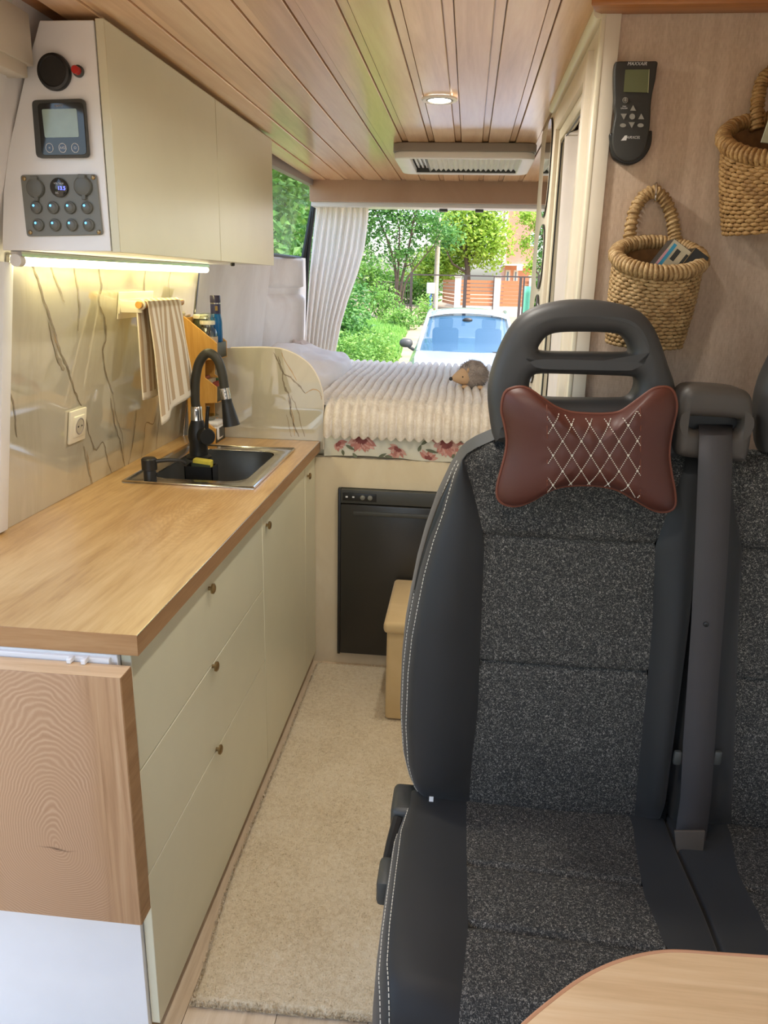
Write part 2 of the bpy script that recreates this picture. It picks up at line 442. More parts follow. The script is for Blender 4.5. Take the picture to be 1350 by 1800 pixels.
def make_straw(name, a, b, c):
    t = NT(name); n = t.noise(t.coord((1,1,1)), 60, 4, .6, .4); k = t.noise(t.coord(), 420, 3, .6)
    f = t.math('ADD', t.math('MULTIPLY', n, .65), t.math('MULTIPLY', k, .35))
    t.bump(k, .3, .001)
    return t.set(t.ramp(f, [(.32, a), (.5, b), (.66, c)]), .62)
M['straw'] = make_straw('golden_straw', srgb(116,82,44), srgb(164,126,76), srgb(198,164,112))
M['straw2'] = make_straw('pale_straw', srgb(122,92,56), srgb(170,138,92), srgb(204,176,130))

def emit(name, c, s):
    t = NT(name); t.b.inputs['Base Color'].default_value = (0,0,0,1) if s > 3 else c
    t.b.inputs['Emission Color'].default_value = c; t.b.inputs['Emission Strength'].default_value = s; return t.m
M['blue_led'] = emit('blue_led', (.05,.4,1,1), 6)
M['blue_digits'] = emit('blue_digits', (.08,.10,1,1), 5)
M['led'] = emit('warm_led_diffuser', (1,.88,.52,1), 6.5)
M['spot'] = emit('ceiling_lamp_lens', (1,.93,.8,1), 14)
def make_glass(name, tint=(.93,.96,.95,1), gl=.12, rough=.0):
    t = NT(name); tr = t.new('ShaderNodeBsdfTransparent'); tr.inputs[0].default_value = tint
    g = t.new('ShaderNodeBsdfGlossy'); g.inputs['Roughness'].default_value = rough
    fr = t.new('ShaderNodeLayerWeight'); fr.inputs[0].default_value = .5
    mx = t.new('ShaderNodeMixShader'); t.lk(t.math('MULTIPLY_ADD', t.math('POWER', fr.outputs['Facing'], 5.0), .5, gl*.3), mx.inputs[0])
    t.lk(tr.outputs[0], mx.inputs[1]); t.lk(g.outputs[0], mx.inputs[2]); t.lk(mx.outputs[0], t.n['Material Output'].inputs[0])
    return t.m
M['glass'] = make_glass('window_glass', (.96,.98,.96,1), .03)
M['jar_glass'] = make_glass('jar_glass', (.84,.88,.82,1), .5)
M['blue_glass'] = NT('blue_glass').set(srgb(24,120,190), .08, 0, Transmission_Weight=.55, IOR=1.45)
M['lcd'] = plain('grey_green_lcd', srgb(150,168,156), .15, var=.08, scale=30)
M['lcd_dark'] = plain('olive_lcd', srgb(98,104,70), .2, var=.04)
M['mirror'] = plain('mirror_silver', srgb(235,238,236), .01, 1, var=0)
M['print'] = plain('white_print', srgb(220,220,220), .5, var=.0)

# ================================================================== the van shell
CEIL = 1.93
def wx(z, y):
    a = interp([(0,-1.06),(.9,-1.045),(1.5,-.958),(1.93,-.83)], z)
    b = interp([(0,-.98),(1.1,-.93),(1.55,-.875),(1.93,-.80)], z)
    return lerp(a, b, max(0, min(1, (y-2.75)/1.35)))

floor = struct(MB().box(-1.08, .92, -.7, 4.1, -.07, -.012).build('floor', M['dark_grey']))
bw = .19; bmesh_me = MB().box(-bw/2+.0006, bw/2-.0006, -.7, 4.1, -.012, 0, .0008, 1).mesh('floor_board'); finish(bmesh_me)
for k in range(11):
    o = link_mesh('floor_board', bmesh_me, M['floor'], floor); o.location = (-1.08+bw*(k+.5), 0, 0)
    if k == 10: o.scale.x = .5; o.location.x -= bw*.25

# ceiling: tongue and groove planks, each its own board
ceiling = struct(MB().box(-.86, .86, -.1, 3.97, CEIL+.014, CEIL+.04).build('ceiling', M['orange_wood']))
pitch = .0915; x_str = -.0615
w = pitch
prof = [(-w/2+.0012, .001), (-w/2+.0022, 0), (w/2-.0220, 0), (w/2-.0210, .001), (w/2-.0210, .010), (w/2-.0186, .010), (w/2-.0186, .0040), (w/2-.0012, .0040), (w/2-.0012, .014), (-w/2+.0012, .014)]
pm = MB().prism([(x, -.1, CEIL+z) for x, z in prof], (0, 4.07, 0)).mesh('ceiling_plank'); finish(pm, False)
for k in range(-8, 10):
    o = link_mesh('ceiling_plank', pm, M['pine'], ceiling); o.location = (x_str+.0095+pitch*(k+.5), 0, 0)

# left wall (kitchen side): lower panel, pillar and the upper band in front of the window
def wall_strip(mb, y0, y1, z0, z1, ny=6, nz=8, off=0., th=.03):
    mb.grid(lambda u, v: Vector((wx(lerp(z0, z1, v), lerp(y0, y1, u))+off, lerp(y0, y1, u), lerp(z0, z1, v))), ny, nz)
    mb.grid(lambda u, v: Vector((wx(lerp(z0, z1, v), lerp(y0, y1, u))+off-th, lerp(y0, y1, u), lerp(z0, z1, v))), ny, nz)
    for y in (y0, y1): mb.grid(lambda u, v: Vector((wx(lerp(z0, z1, v), y)+off-th*u, y, lerp(z0, z1, v))), 2, nz)
    for z in (z0, z1): mb.grid(lambda u, v: Vector((wx(z, lerp(y0, y1, v))+off-th*u, lerp(y0, y1, v), z)), 2, ny)
m = MB(); wall_strip(m, 1.50, 3.62, 0, 1.565, off=-.005, th=.03); wall_strip(m, 1.50, 2.86, 1.56, CEIL+.02, off=-.005, th=.03)
wall_left = struct(m.build('wall_left', M['suede'], smooth=False))
def pil_x(z, y): return lerp(wx(z, 3.62)-.05, interp([(0,-.87),(1.1,-.852),(1.4,-.842),(1.57,-.845)], z), (y-3.60)/.5)
m = MB()
for o_ in (0, -.03): m.grid(lambda u, v: Vector((pil_x(lerp(0,1.572,v), lerp(3.6,4.1,u))+o_, lerp(3.6,4.1,u), lerp(0,1.572,v))), 8, 12)
rear_pillar = m.build('rear_pillar', M['suede'], wall_left, smooth=False)
# padded panels on the rear pillar
def pad(y0, y1, z0, z1, r, nm):
    m = MB()
    def fn(u, v):
        e = min(u, 1-u, v, 1-v); h = .026*math.sqrt(max(0, 1-(1-min(1, e/.16))**2))
        y = lerp(y0, y1, u); z = lerp(z0, z1, v)
        # round the corners
        cu = max(0, abs(u-.5)-.5+r)/r; cv = max(0, abs(v-.5)-.5+r)/r
        if cu > 0 and cv > 0:
            L = math.hypot(cu, cv)
            if L > 1: y = lerp(y, (y0+y1)/2, .5*(1-1/L)*r*2); z = lerp(z, (z0+z1)/2, .5*(1-1/L)*r)
        return Vector((pil_x(z, y)+h, y, z))
    m.grid(fn, 22, 22)
    return m.build(nm, M['suede'], wall_left)
pad(3.66, 4.05, 1.425, 1.572, .2, 'pillar_pad')
pad(3.62, 4.08, .98, 1.395, .16, 'pillar_pad')
for y in (3.76, 4.0):
    MB().lathe([(.007,0),(.007,.004),(.004,.006)], (pil_x(1.3,y)+.0155, y, 1.3), (1,-.2,.1), 12).build('screw_cap', M['black'], wall_left)
# front edge trim of the left wall, lit by the open side door
struct(MB().prism([(wx(.9,1.5)-.004, 1.545, .905), (wx(.9,1.5)+.022, 1.545, .905), (wx(1.49,1.5)+.022, 1.545, 1.49), (wx(1.49,1.5)-.004, 1.545, 1.49)], (0,.035,0), .002).build('trim_1', M['white']))
# cream beam over the side door
m = MB(); m.box(-.875, -.828, .1, 1.535, 1.838, 1.925, .003); m.box(-.885, -.833, .1, 1.52, 1.815, 1.840, .003)
struct(m.build('trim_2', M['cream']))
m = MB()
for off_ in (0, -.045): m.grid(lambda u, v: Vector((wx(lerp(0, 1.83, v), 1.5)+off_, lerp(1.41, 1.50, u), lerp(0, 1.83, v))), 3, 14)
m.grid(lambda u, v: Vector((wx(lerp(0, 1.83, v), 1.5)-.045*u, 1.41, lerp(0, 1.83, v))), 2, 14)
struct(m.build('trim_3', M['suede'], smooth=False))

# left rear window
win = bpy.data.objects.new('window_1', None); COL.objects.link(win); win.location = (-.9, 3.5, 1.57); struct(win)
wy0, wy1 = 2.88, 4.11
def wp(y, z, off=0.):
    a_ = wx(z, 2.88)-.02; b_ = interp([(1.575,-.858),(1.93,-.79)], z)
    return Vector((lerp(a_, b_, (y-2.88)/1.23)+off, y, z))
m = MB()
a, b, c, d = wp(wy0,1.575), wp(wy1,1.575), wp(wy1,1.925), wp(wy0,1.925)
e = Vector((-.005,0,-.002))
m.prism([a, b, c, d], e); m.build('pane', M['glass'], win, smooth=False)
m = MB()
for q0, q1, r in ((wp(wy0,1.572), wp(wy1,1.572), .008), (wp(wy1,1.572), wp(wy1+.02,1.93), .013), (wp(wy0,1.572), wp(wy0,1.93), .012)):
    m.tube([q0, q1], r, 8)
m.build('window_seal', M['black'], win)
MB().prism([wp(wy0,1.905,-.01), wp(wy1,1.905,-.01), wp(wy1,1.945,-.01), wp(wy0,1.945,-.01)], (.035,0,0), .003).build('window_head', M['vent_grey'], win)

# rear head board over the open doors and rubber seal of the door opening
m = MB(); m.box(-.795, .86, 3.96, 4.10, 1.832, CEIL+.012, .006)
trim4 = struct(m.build('trim_4', M['valance']))
MB().box(-.79, .86, 3.975, 4.10, 1.812, 1.834, .004).build('edge_strip', M['white'], trim4)
for px in (780, 843):
    q = P(px, 364, Y=4.05); MB().box(q.x-.02, q.x+.02, 4.02, 4.06, 1.800, 1.812, .002).build('latch', M['dark_grey'], trim4)
m = MB(); m.tube(catmull([P(x_, y_, Y=4.12) for x_, y_ in ((556,326),(552,365),(546,410),(541,455),(539,490),(537,540),(536,640))], 6), .011, 8)
struct(m.build('trim_5', M['black']))

# right wall, roof edge and the wash-room box with its side wall, door and front wall
m = MB(); m.box(.86, .90, -.35, 4.1, 0, 1.97)
wall_right = struct(m.build('wall_right', M['suede'], smooth=False))
# unseen cab around the camera, built to limit sky light: roof lining, doors, dashboard
MB().box(-.98, .90, -1.5, -.1, 1.93, 1.97).build('cab_headliner', M['vent_grey'], ceiling, smooth=False)
MB().box(-.98, -.86, -.1, 1.5, 1.945, 1.97).build('roof_edge', M['vent_grey'], ceiling, smooth=False)
for nm, x0, x1 in (('wall_cab_right', .86, .90), ('wall_cab_left', -1.02, -.98)):
    m = MB()
    if x0 > 0: m.box(x0, x1, -1.5, -.35, 0, 1.97)  # right door kept solid, its window left out to cut light on the seats
    else: m.box(x0, x1, -1.5, -.35, 0, 1.0); m.box(x0, x1, -1.5, -.35, 1.62, 1.97); m.box(x0, x1, -.36, -.2, 0, 1.97)
    struct(m.build(nm, M['dark_grey'], smooth=False))
db = thing('dashboard', 'dark grey cab dashboard below the windscreen', 'dashboard', (0, -1.3, 0))
MB().box(-.97, .85, -1.48, -1.12, .25, .92, .05, 3).build('dashboard_top', M['dark_grey'], db)
MB().box(-.25, .2, -1.45, -1.2, .0, .26, .01).build('centre_console', M['dark_grey'], db)
WS, WF, WB = .207, 1.55, 2.742
struct(MB().box(WS+.012, .86, WF, WF+.02, 0, CEIL).build('wall_front', M['textile'], smooth=False))
struct(MB().box(WS, .86, WB-.02, WB, 0, CEIL, .002).build('wall_back', M['cream']))
m = MB()
m.box(WS, WS+.022, WF+.001, 1.63, 0, CEIL); m.box(WS, WS+.022, 2.20, WB-.021, 0, CEIL); m.box(WS, WS+.022, 1.63, 2.20, 1.885, CEIL)
wall_side = struct(m.build('wall_side', M['cream'], smooth=False))
MB().box(WS-.0005, WS+.030, WF-.006, WF+.004, 0, CEIL-.004, .0015).build('corner_trim', M['cream'], wall_side)
MB().box(WS-.004, WS+.004, WF-.007, WF+.012, 0, CEIL-.004, .0015).build('corner_bead', M['pale_plastic'], wall_side)
# rounded quarter bead against the ceiling
m = MB(); m.tube([(WS-.006, y, CEIL-.006) for y in (1.55, 1.9, 2.33)], .012, 12)
m.build('ceiling_bead', M['pale_plastic'], wall_side)
# door of the wash room
door = bpy.data.objects.new('door_1', None); COL.objects.link(door); door.location = (WS, 1.9, 0); struct(door)
m = MB()
for y0, y1, z0, z1 in ((1.63,1.665,.02,1.885), (2.155,2.20,.02,1.885), (1.665,2.155,1.842,1.885)): m.box(WS-.012, WS+.02, y0, y1, z0, z1, .003)
m.build('door_frame', M['cream'], door)
m = MB()
for y0, y1, z0, z1 in ((1.665,1.685,.03,1.842), (2.125,2.155,.03,1.842), (1.685,2.125,1.812,1.842), (1.685,2.125,.03,.07)): m.box(WS-.002, WS+.016, y0, y1, z0, z1, .004)
m.build('inner_frame', M['pale_plastic'], door)
m = MB(); m.tube([(WS+.003, 2.118, .08), (WS+.003, 2.118, 1.806), (WS+.003, 1.69, 1.806)], .0022, 6); m.build('rubber_seal', M['black'], door)
def drape(u, v):
    y = lerp(1.69, 2.115, u); z = lerp(.07, 1.81, v)
    return Vector((WS+.012+.010*math.sin(u*19+2.2*v)*(.3+.7*u)+.008*math.sin(v*5+u*6), y, z))
m = MB(); m.grid(drape, 40, 40); m.build('fabric_panel', M['duvet'], door, recalc=False)
# wooden trim board above the front wall
q = [(.178,1.50),(.86,1.50),(.86,1.549),(.205,1.549),(.19,1.535)]
struct(MB().prism([(x, y, CEIL-.012) for x, y in q], (0,0,.0125), .002).build('trim_6', M['orange_wood']))

# small wavy mirrors on the side wall
spans = [(1.657, 1.918), (1.456, 1.638), (1.178, 1.441), (.985, 1.164), (.79, .97)]
lab = ['tallest frameless wall mirror with rounded ends high beside the wash room door', 'narrow rounded mirror just below the tallest wall mirror',
       'narrow rounded wall mirror third down from the ceiling', 'narrow rounded wall mirror fourth down from the ceiling', 'lowest narrow rounded wall mirror beside the wash room door']
for (z0, z1), lb in zip(spans, lab):
    t = thing('wall_mirror', lb, 'mirror', (WS, 2.43, z0), 'rounded mirrors beside the wash room door')
    zc, hz, hy, yc = (z0+z1)/2, (z1-z0)/2, .095, 2.43
    def sup(r, x, n=48):
        return [(x, yc+hy*r*math.copysign(abs(math.cos(a))**.8, math.cos(a)), zc+(hz-(1-r)*hy)*math.copysign(abs(math.sin(a))**.8, math.sin(a))) for a in [2*PI*k/n for k in range(n)]]
    MB().prism(sup(.97, WS-.0006), (-.0042,0,0)).build('mirror_glass', M['mirror'], t, smooth=False)
    MB().prism(sup(1, WS-.0002), (-.0036,0,0)).build('mirror_rim', M['black'], t, smooth=False)

# ================================================================== rear bed platform and fridge
bed = thing('bed_platform', 'beige suede covered bed platform with a fridge built into it', 'bed base', (.15, 3.4, 0))
m = MB(); x0, x1, z0, z1 = -.447, .05, .05, .728
m.box(-.60, x0, 2.75, 2.78, 0, .838); m.box(x1, .85, 2.75, 2.78, 0, .838); m.box(x0, x1, 2.75, 2.78, z1, .838); m.box(x0, x1, 2.75, 2.78, 0, z0)
m.build('front_panel', M['suede_beige'], bed, smooth=False)
MB().box(-.845, .85, 2.78, 4.06, .80, .838, .004).build('bed_board', M['suede_beige'], bed)
MB().box(-.845, -.815, 2.8, 4.05, 0, .80).build('side_board', M['suede_beige'], bed); MB().box(.82, .85, 2.8, 4.05, 0, .80).build('side_board', M['suede_beige'], bed)
fr = thing('fridge', 'black compact fridge built into the beige bed platform', 'fridge', (-.2, 2.95, .05))
MB().box(x0+.004, x1-.004, 2.752, 3.2, z0+.004, z1-.004, .003).build('fridge_body', M['black'], fr)
dd = MB().box(x0+.012, x1-.004, 2.722, 2.751, z0+.006, z1-.058, .006).build('fridge_door', plain('black_fridge_door', srgb(48,46,42), .28, var=.06, scale=4), fr)
MB().box(x0+.06, x1-.02, 2.716, 2.727, z1-.098, z1-.082, .003).build('door_grip', M['dark_grey'], dd)
MB().box(x0+.001, x0+.012, 2.728, 2.751, z0, z1, .002).build('fridge_side_trim', M['black'], fr)
cp = MB().box(x0+.012, x1-.004, 2.726, 2.751, z1-.055, z1-.002, .003).build('control_panel', M['dark_grey'], fr)
MB().box(x0+.02, x0+.145, 2.7235, 2.727, z1-.044, z1-.014, .002).build('control_inset', M['black'], cp)
for k in (.095, .123): MB().lathe([(.009,0),(.009,.006),(.006,.008)], (x0+k, 2.7235, z1-.029), (0,-1,0), 16).build('control_knob', M['panel_grey'], cp)
for k in (.035, .06): MB().box(x0+k-.004, x0+k+.004, 2.722, 2.7236, z1-.032, z1-.026).build('indicator', M['print'], cp)

# ================================================================== kitchen base units
XF = -.535
def knob(parent, y, z):
    MB().lathe([(.0045,0),(.0045,.006),(.0115,.008),(.0118,.012),(.008,.0145),(.004,.015)], (XF, y, z), (1,0,0), 20).build('knob', M['brass'], parent)
def carcass(name, y0, y1, lb, cat):
    t = thing(name, lb, cat, (-.78, (y0+y1)/2, 0))
    m = MB(); m.box(-1.03, -1.018, y0, y1, .05, .860); m.box(-1.018, XF-.020, y0, y0+.015, .05, .860); m.box(-1.018, XF-.020, y1-.015, y1, .05, .860); m.box(-1.018, XF-.020, y0+.015, y1-.015, .05, .065)
    m.build('carcass', M['white'], t, smooth=False)
    MB().box(-1.03, XF-.045, y0+.002, y1-.002, 0, .05).build('plinth', M['cream'], t, smooth=False)
    return t
t = carcass('drawer_unit', 1.127, 1.979, 'cream kitchen unit with three wide drawers and round knobs', 'drawer unit')
for z0, z1, kz in ((.046,.402,P(386,1327,X=-.52).z), (.405,.627,P(381,1177,X=-.52).z), (.630,.857,P(380,1033,X=-.52).z)):
    d = MB().box(XF-.018, XF, 1.122, 1.978, z0, z1, .0012, 1).build('drawer_front', M['cabinet'], t)
    knob(d, 1.522, kz)
t = carcass('kitchen_cabinet', 1.981, 2.559, 'cream one-door kitchen cabinet beside the drawer unit, under the sink', 'cabinet')
d = MB().box(XF-.018, XF, 1.981, 2.5575, .046, .857, .0012, 1).build('cabinet_door', M['cabinet'], t); knob(d, 2.022, .803)
t = carcass('narrow_cabinet', 2.561, 2.742, 'narrow cream cabinet at the bed end of the kitchen row', 'cabinet')
d = MB().box(XF-.018, XF, 2.5605, 2.743, .046, .857, .0012, 1).build('cabinet_door', M['cabinet'], t); knob(d, 2.60, .803)
# white end panel facing the cab, with a rail for the folding flap
t = thing('end_panel', 'white panel closing the near end of the kitchen row', 'panel', (-.79, 1.118, 0))
MB().box(-1.03, XF-.0195, 1.112, 1.1262, .0, .8605, .001, 1).build('panel_board', M['white'], t)
m = MB(); m.box(-.95, -.565, 1.1035, 1.112, .838, .856, .001, 1)
for px in (125, 150):
    q = P(px, 1155, Y=1.1); m.box(q.x-.004, q.x+.004, 1.09, 1.106, .8495, .858, .001, 1)
m.build('hinge_rail', M['white'], t)
fl = thing('folding_flap', 'oak end-grain printed folding table flap hanging down by the kitchen', 'table flap', (-.73, 1.085, .345))
MB().box(-.97, -.526, 1.058, 1.1005, .352, .848, .0025).build('flap_board', M['ring_oak'], fl)
MB().box(-.97, -.5255, 1.059, 1.0995, .8475, .8488, .0005, 1).build('edge_band', M['table_oak'], fl)
MB().box(-.5262, -.5248, 1.059, 1.0995, .353, .847, .0005, 1).build('edge_band', M['oak_edge'], fl)

# worktop with the sink cut out
def slab_hole(x0, x1, y0, y1, z0, z1, hx0, hx1, hy0, hy1, bev=0.0):
    m = MB(); xs = [x0, hx0, hx1, x1]; ys = [y0, hy0, hy1, y1]
    V = {}
    for k, z in enumerate((z0, z1)):
        for i, x in enumerate(xs):
            for j, y in enumerate(ys): V[i,j,k] = m.bm.verts.new((x, y, z))
    for i in range(3):
        for j in range(3):
            if i == 1 and j == 1: continue
            m.bm.faces.new([V[a] for a in ((i,j,1),(i+1,j,1),(i+1,j+1,1),(i,j+1,1))]); m.bm.faces.new([V[a] for a in ((i,j,0),(i,j+1,0),(i+1,j+1,0),(i+1,j,0))])
    for i in range(3):
        for j in (0, 3): m.bm.faces.new([V[a] for a in ((i,j,0),(i+1,j,0),(i+1,j,1),(i,j,1))])
        for ii in (0, 3): m.bm.faces.new([V[a] for a in ((ii,i,0),(ii,i+1,0),(ii,i+1,1),(ii,i,1))])
    for a, b in (((1,1),(2,1)),((2,1),(2,2)),((2,2),(1,2)),((1,2),(1,1))):
        m.bm.faces.new([V[a+(0,)], V[b+(0,)], V[b+(1,)], V[a+(1,)]])
    return m
wt = thing('worktop', 'long oak laminate kitchen worktop with a sink set in it', 'worktop', (-.78, 1.93, .862))
slab_hole(-1.042, -.517, 1.110, 2.745, .8625, .90, -.92, -.60, 2.08, 2.53).build('worktop_slab', M['worktop'], wt, smooth=False)
MB().box(-.5172, -.5155, 1.1085, 2.745, .8626, .8997, .0006, 1).build('edge_band', M['oak_edge'], wt)
MB().box(-1.042, -.5158, 1.1083, 1.1101, .8626, .8997, .0006, 1).build('edge_band', wood('oak_edge_cross', srgb(150,108,68), srgb(172,130,86), srgb(186,148,104), 'X', 2.2, .5, 0, rand=False), wt)
MB().cyl((-.516, 1.109, .8997), (-.516, 2.745, .8997), .0011, n=6).build('edge_bead', M['steel'], wt)

# sink
sk = thing('kitchen_sink', 'square stainless steel sink set into the oak worktop', 'sink', (-.76, 2.30, .9))
sx0, sx1, sy0, sy1 = -.955, -.574, 2.042, 2.572
def rloop(x0, x1, y0, y1, r, n=8):
    return [(cx_+r*math.cos(a0+PI/2*k/n), cy_+r*math.sin(a0+PI/2*k/n)) for cx_, cy_, a0 in ((x1-r,y1-r,0),(x0+r,y1-r,PI/2),(x0+r,y0+r,PI),(x1-r,y0+r,1.5*PI)) for k in range(n+1)]
shape_mesh('sink_rim', rloop(sx0, sx1, sy0, sy1, .012), [rloop(-.9015, -.6185, 2.0985, 2.5115, .055)], lambda x, y, z: Vector((x, y, .9024+z)), .0042, .0006, M['steel'], sk, 1)
m = MB(); m.tube([(sx0,sy0,.9045),(sx1,sy0,.9045),(sx1,sy1,.9045),(sx0,sy1,.9045)], .0045, 8, closed=True); m.build('rim_roll', M['chrome'], sk)
def basin(u, v):
    a = 2*PI*u; cx_, cy_ = -.76, 2.305
    hx, hy = .1455, .2105
    c, s = math.cos(a), math.sin(a)
    n = .42
    dep = .9042-.19*smoothstep(0, .55, v)
    k = 1 if v < .45 else 1-((v-.45)/.55)**1.6
    k *= 1-.10*smoothstep(.1,.5,v)
    return Vector((cx_+hx*k*math.copysign(abs(c)**n, c), cy_+hy*k*math.copysign(abs(s)**n, s), dep))
m = MB(); m.grid(basin, 64, 22, cu=True); m.build('basin', M['basin_steel'], sk, recalc=False)
m = MB()
for dz in (-.012, 0, .012): m.box(-.79+dz-.003, -.79+dz+.003, 2.0965, 2.1005, .852, .868, .001, 1)
m.build('overflow_slots', M['chrome'], sk)
MB().lathe([(.03,0),(.03,.004),(.012,.005)], (-.76, 2.3, .7147), n=20).build('drain', M['chrome'], sk)

# tap
TY = 2.371
def pt(x, y): return P(x, y, Y=TY)
tap = thing('kitchen_tap', 'matte black kitchen tap with arched hose and chrome collars', 'tap', (-.845, TY, .905))
b0 = Vector((-.845, TY, .905))
MB().lathe([(.040,0),(.040,.006),(.030,.012),(.028,.05),(.032,.07),(.029,.095),(.0195,.125)], b0).build('tap_body', M['matte_black'], tap)
q = b0+Vector((.025,-.01,.078))
hk = MB().lathe([(.027,0),(.027,.03),(.024,.034)], q, (.55,-.8,0), 22).build('lever_hub', M['matte_black'], tap)
MB().tube([q+Vector((.015,-.02,.01)), q+Vector((.018,-.024,.05)), q+Vector((.026,-.028,.098))], [.0065,.006,.0055], 8).build('lever', M['matte_black'], hk)
MB().lathe([(.0205,0),(.0195,.008),(.0185,.02),(.0185,.030),(.0175,.042),(.016,.044)], b0+Vector((-.001,0,.125))).build('chrome_collar', M['chrome'], tap)
path = catmull([b0+Vector((-.002,0,.168)), pt(343,700), pt(344,665), pt(351,636), pt(365,621), pt(380,629), pt(389,650), pt(395,684)], 8)
MB().tube(path, .0145, 14).build('flexible_hose', plain('dark_olive_rubber', srgb(52,50,40), .5), tap)
s0, s1 = pt(394.5, 682), pt(398, 701)
m = MB(); m.cyl(s0, s1, .0145, .0155, 20)
for k in range(4): m.cyl(lerp(s0, s1, k/3.2), lerp(s0, s1, k/3.2+.12), .0162, .0162, 20)
m.build('chrome_ring', M['chrome'], tap)
s2, s3 = pt(399, 708), pt(407, 748)
m = MB(); m.cyl(s1, s2, .0165, .017, 22); m.cyl(s2, s3, .017, .0275, 24); m.build('spray_head', M['matte_black'], tap)

# caddy with a sponge hanging below the tap
cd = thing('sponge_caddy', 'black sponge caddy hanging in the sink below the tap', 'caddy', (-.80, 2.33, .83))
cx0, cx1, cy0, cy1 = -.866, -.775, 2.29, 2.345
m = MB()
for a in ((cx0,cx1,cy0,cy0+.003,.80,.895),(cx0,cx1,cy1-.003,cy1,.80,.895),(cx0,cx0+.003,cy0,cy1,.80,.895),(cx1-.003,cx1,cy0,cy1,.80,.895),(cx0,cx1,cy0,cy1,.80,.803)): m.box(*a)
m.build('caddy_tray', M['matte_black'], cd)
MB().tube([(-.845,2.345,.89),(-.845,2.36,.9),(-.90,2.40,.9)], .003, 6).build('caddy_hook', M['matte_black'], cd)
sp = thing('dish_sponge', 'yellow dish sponge with dark green scourer in the black caddy', 'sponge', (-.80, 2.31, .805))
Ms = Matrix.Translation((-.820, 2.3175, .852)) @ Matrix.Rotation(.10, 4, 'Y')
MB().box(-.030,.030,-.012,.018,-.045,.062,.005, M=Ms).build('sponge_foam', plain('yellow_sponge', srgb(206,190,70), .9, var=.1, scale=80, bump=.4, bscale=300), sp)
MB().box(-.030,.030,-.0178,-.0122,-.045,.050,.002, M=Ms).build('scourer', plain('dark_scourer', srgb(52,62,44), .95, bump=.6, bscale=500), sp)
# soap dispenser
sd = thing('soap_dispenser', 'black soap dispenser with thin spout at the sink corner', 'soap dispenser', (-.885, 2.068, .905))
b0 = Vector((-.885, 2.068, .9049))
MB().lathe([(.018,0),(.018,.026),(.0165,.03),(.022,.032),(.022,.062),(.018,.066)], b0).build('pump_body', M['matte_black'], sd)
MB().tube(catmull([b0+Vector((.015,0,.056)), b0+Vector((.05,.02,.057)), b0+Vector((.078,.035,.053)), b0+Vector((.09,.045,.044))], 5), [.006]*10+[.0045]*6, 8).build('spout', M['matte_black'], sd)

# marble splashback, leaning with the wall, and the rounded end panel
def spl(y, z, off): return Vector((interp([(.9,-1.036),(1.5,-.945)], z)+off, y, z))
sb = thing('marble_splashback', 'glossy cream marble splashback with grey veins along the kitchen wall', 'splashback', (-1.03, 2.15, .9))
m = MB(); m.prism([spl(1.58,.9005,0), spl(2.745,.9005,0), spl(2.745,1.505,0), spl(1.58,1.505,0)], (-.008,0,0)); m.build('marble_sheet', M['marble'], sb, smooth=False)
MB().cyl(spl(2.747,.901,.001), spl(2.747,1.505,.001), .004, n=8).build('edge_strip', M['chrome'], sb)
e = [(405,612),(455,611),(490,613),(512,620),(530,630),(545,643),(556,660),(563,678),(567,700),(568,740),(568,790)]
pts = [P(x, y, Y=2.7465) for x, y in e]
poly = [Vector((-.97, 2.7465, pts[0].z))]+catmull(pts, 4)+[Vector((-.5145, 2.7465, pts[-1].z)), Vector((-.5145,2.7465,.9005)), Vector((-1.02,2.7465,.9005))]
ep = thing('marble_end_panel', 'rounded cream marble panel between the worktop and the bed', 'splash panel', (-.77, 2.75, .9))
m = MB(); m.prism(poly, (0,.010,0)); m.build('marble_sheet', M['marble'], ep, smooth=False)
m = MB(); m.tube([p+Vector((0,.005,0)) for p in catmull(pts, 4)], .0042, 6); m.build('edge_band', M['cream'], ep)
# veins running through both marble sheets
def on_splash(px, py):
    d = RW @ Vector((px-CX, py-CY, F_PX)); s_ = .091/.6
    t_ = (-1.0352+(CAM.z-.9)*s_)/(d.x-s_*d.z); return CAM+d*t_
def vein(parent, pts, w0, mat, nrm, side, seed):
    rv = random.Random(seed); path = catmull(pts, 7); n_ = len(path); m = MB(); L = []
    for i_, p in enumerate(path):
        tg = (path[min(i_+1,n_-1)]-path[max(i_-1,0)]).normalized(); sd = tg.cross(nrm).normalized()
        jit = (noise.noise(p*45+Vector((seed,0,0)))*.005+noise.noise(p*150)*.002)
        w_ = 1.35*w0*(.25+.75*math.sin(PI*min(1,max(0,(i_+.5)/n_)))**.5)*(.45+.9*abs(noise.noise(p*38+Vector((0,seed,0)))))
        L.append((m.bm.verts.new(p+sd*(jit-w_)+nrm*.0003), m.bm.verts.new(p+sd*(jit+w_)+nrm*.0003)))
    for a_, b_ in zip(L, L[1:]): m.bm.faces.new((a_[0], a_[1], b_[1], b_[0]))
    m.build('vein', mat, parent, smooth=False)
nS = Vector((.6,0,-.091)).normalized()
q_ = lambda L: [on_splash(x_*.3111, 420+y_*.3111) for x_, y_ in L]
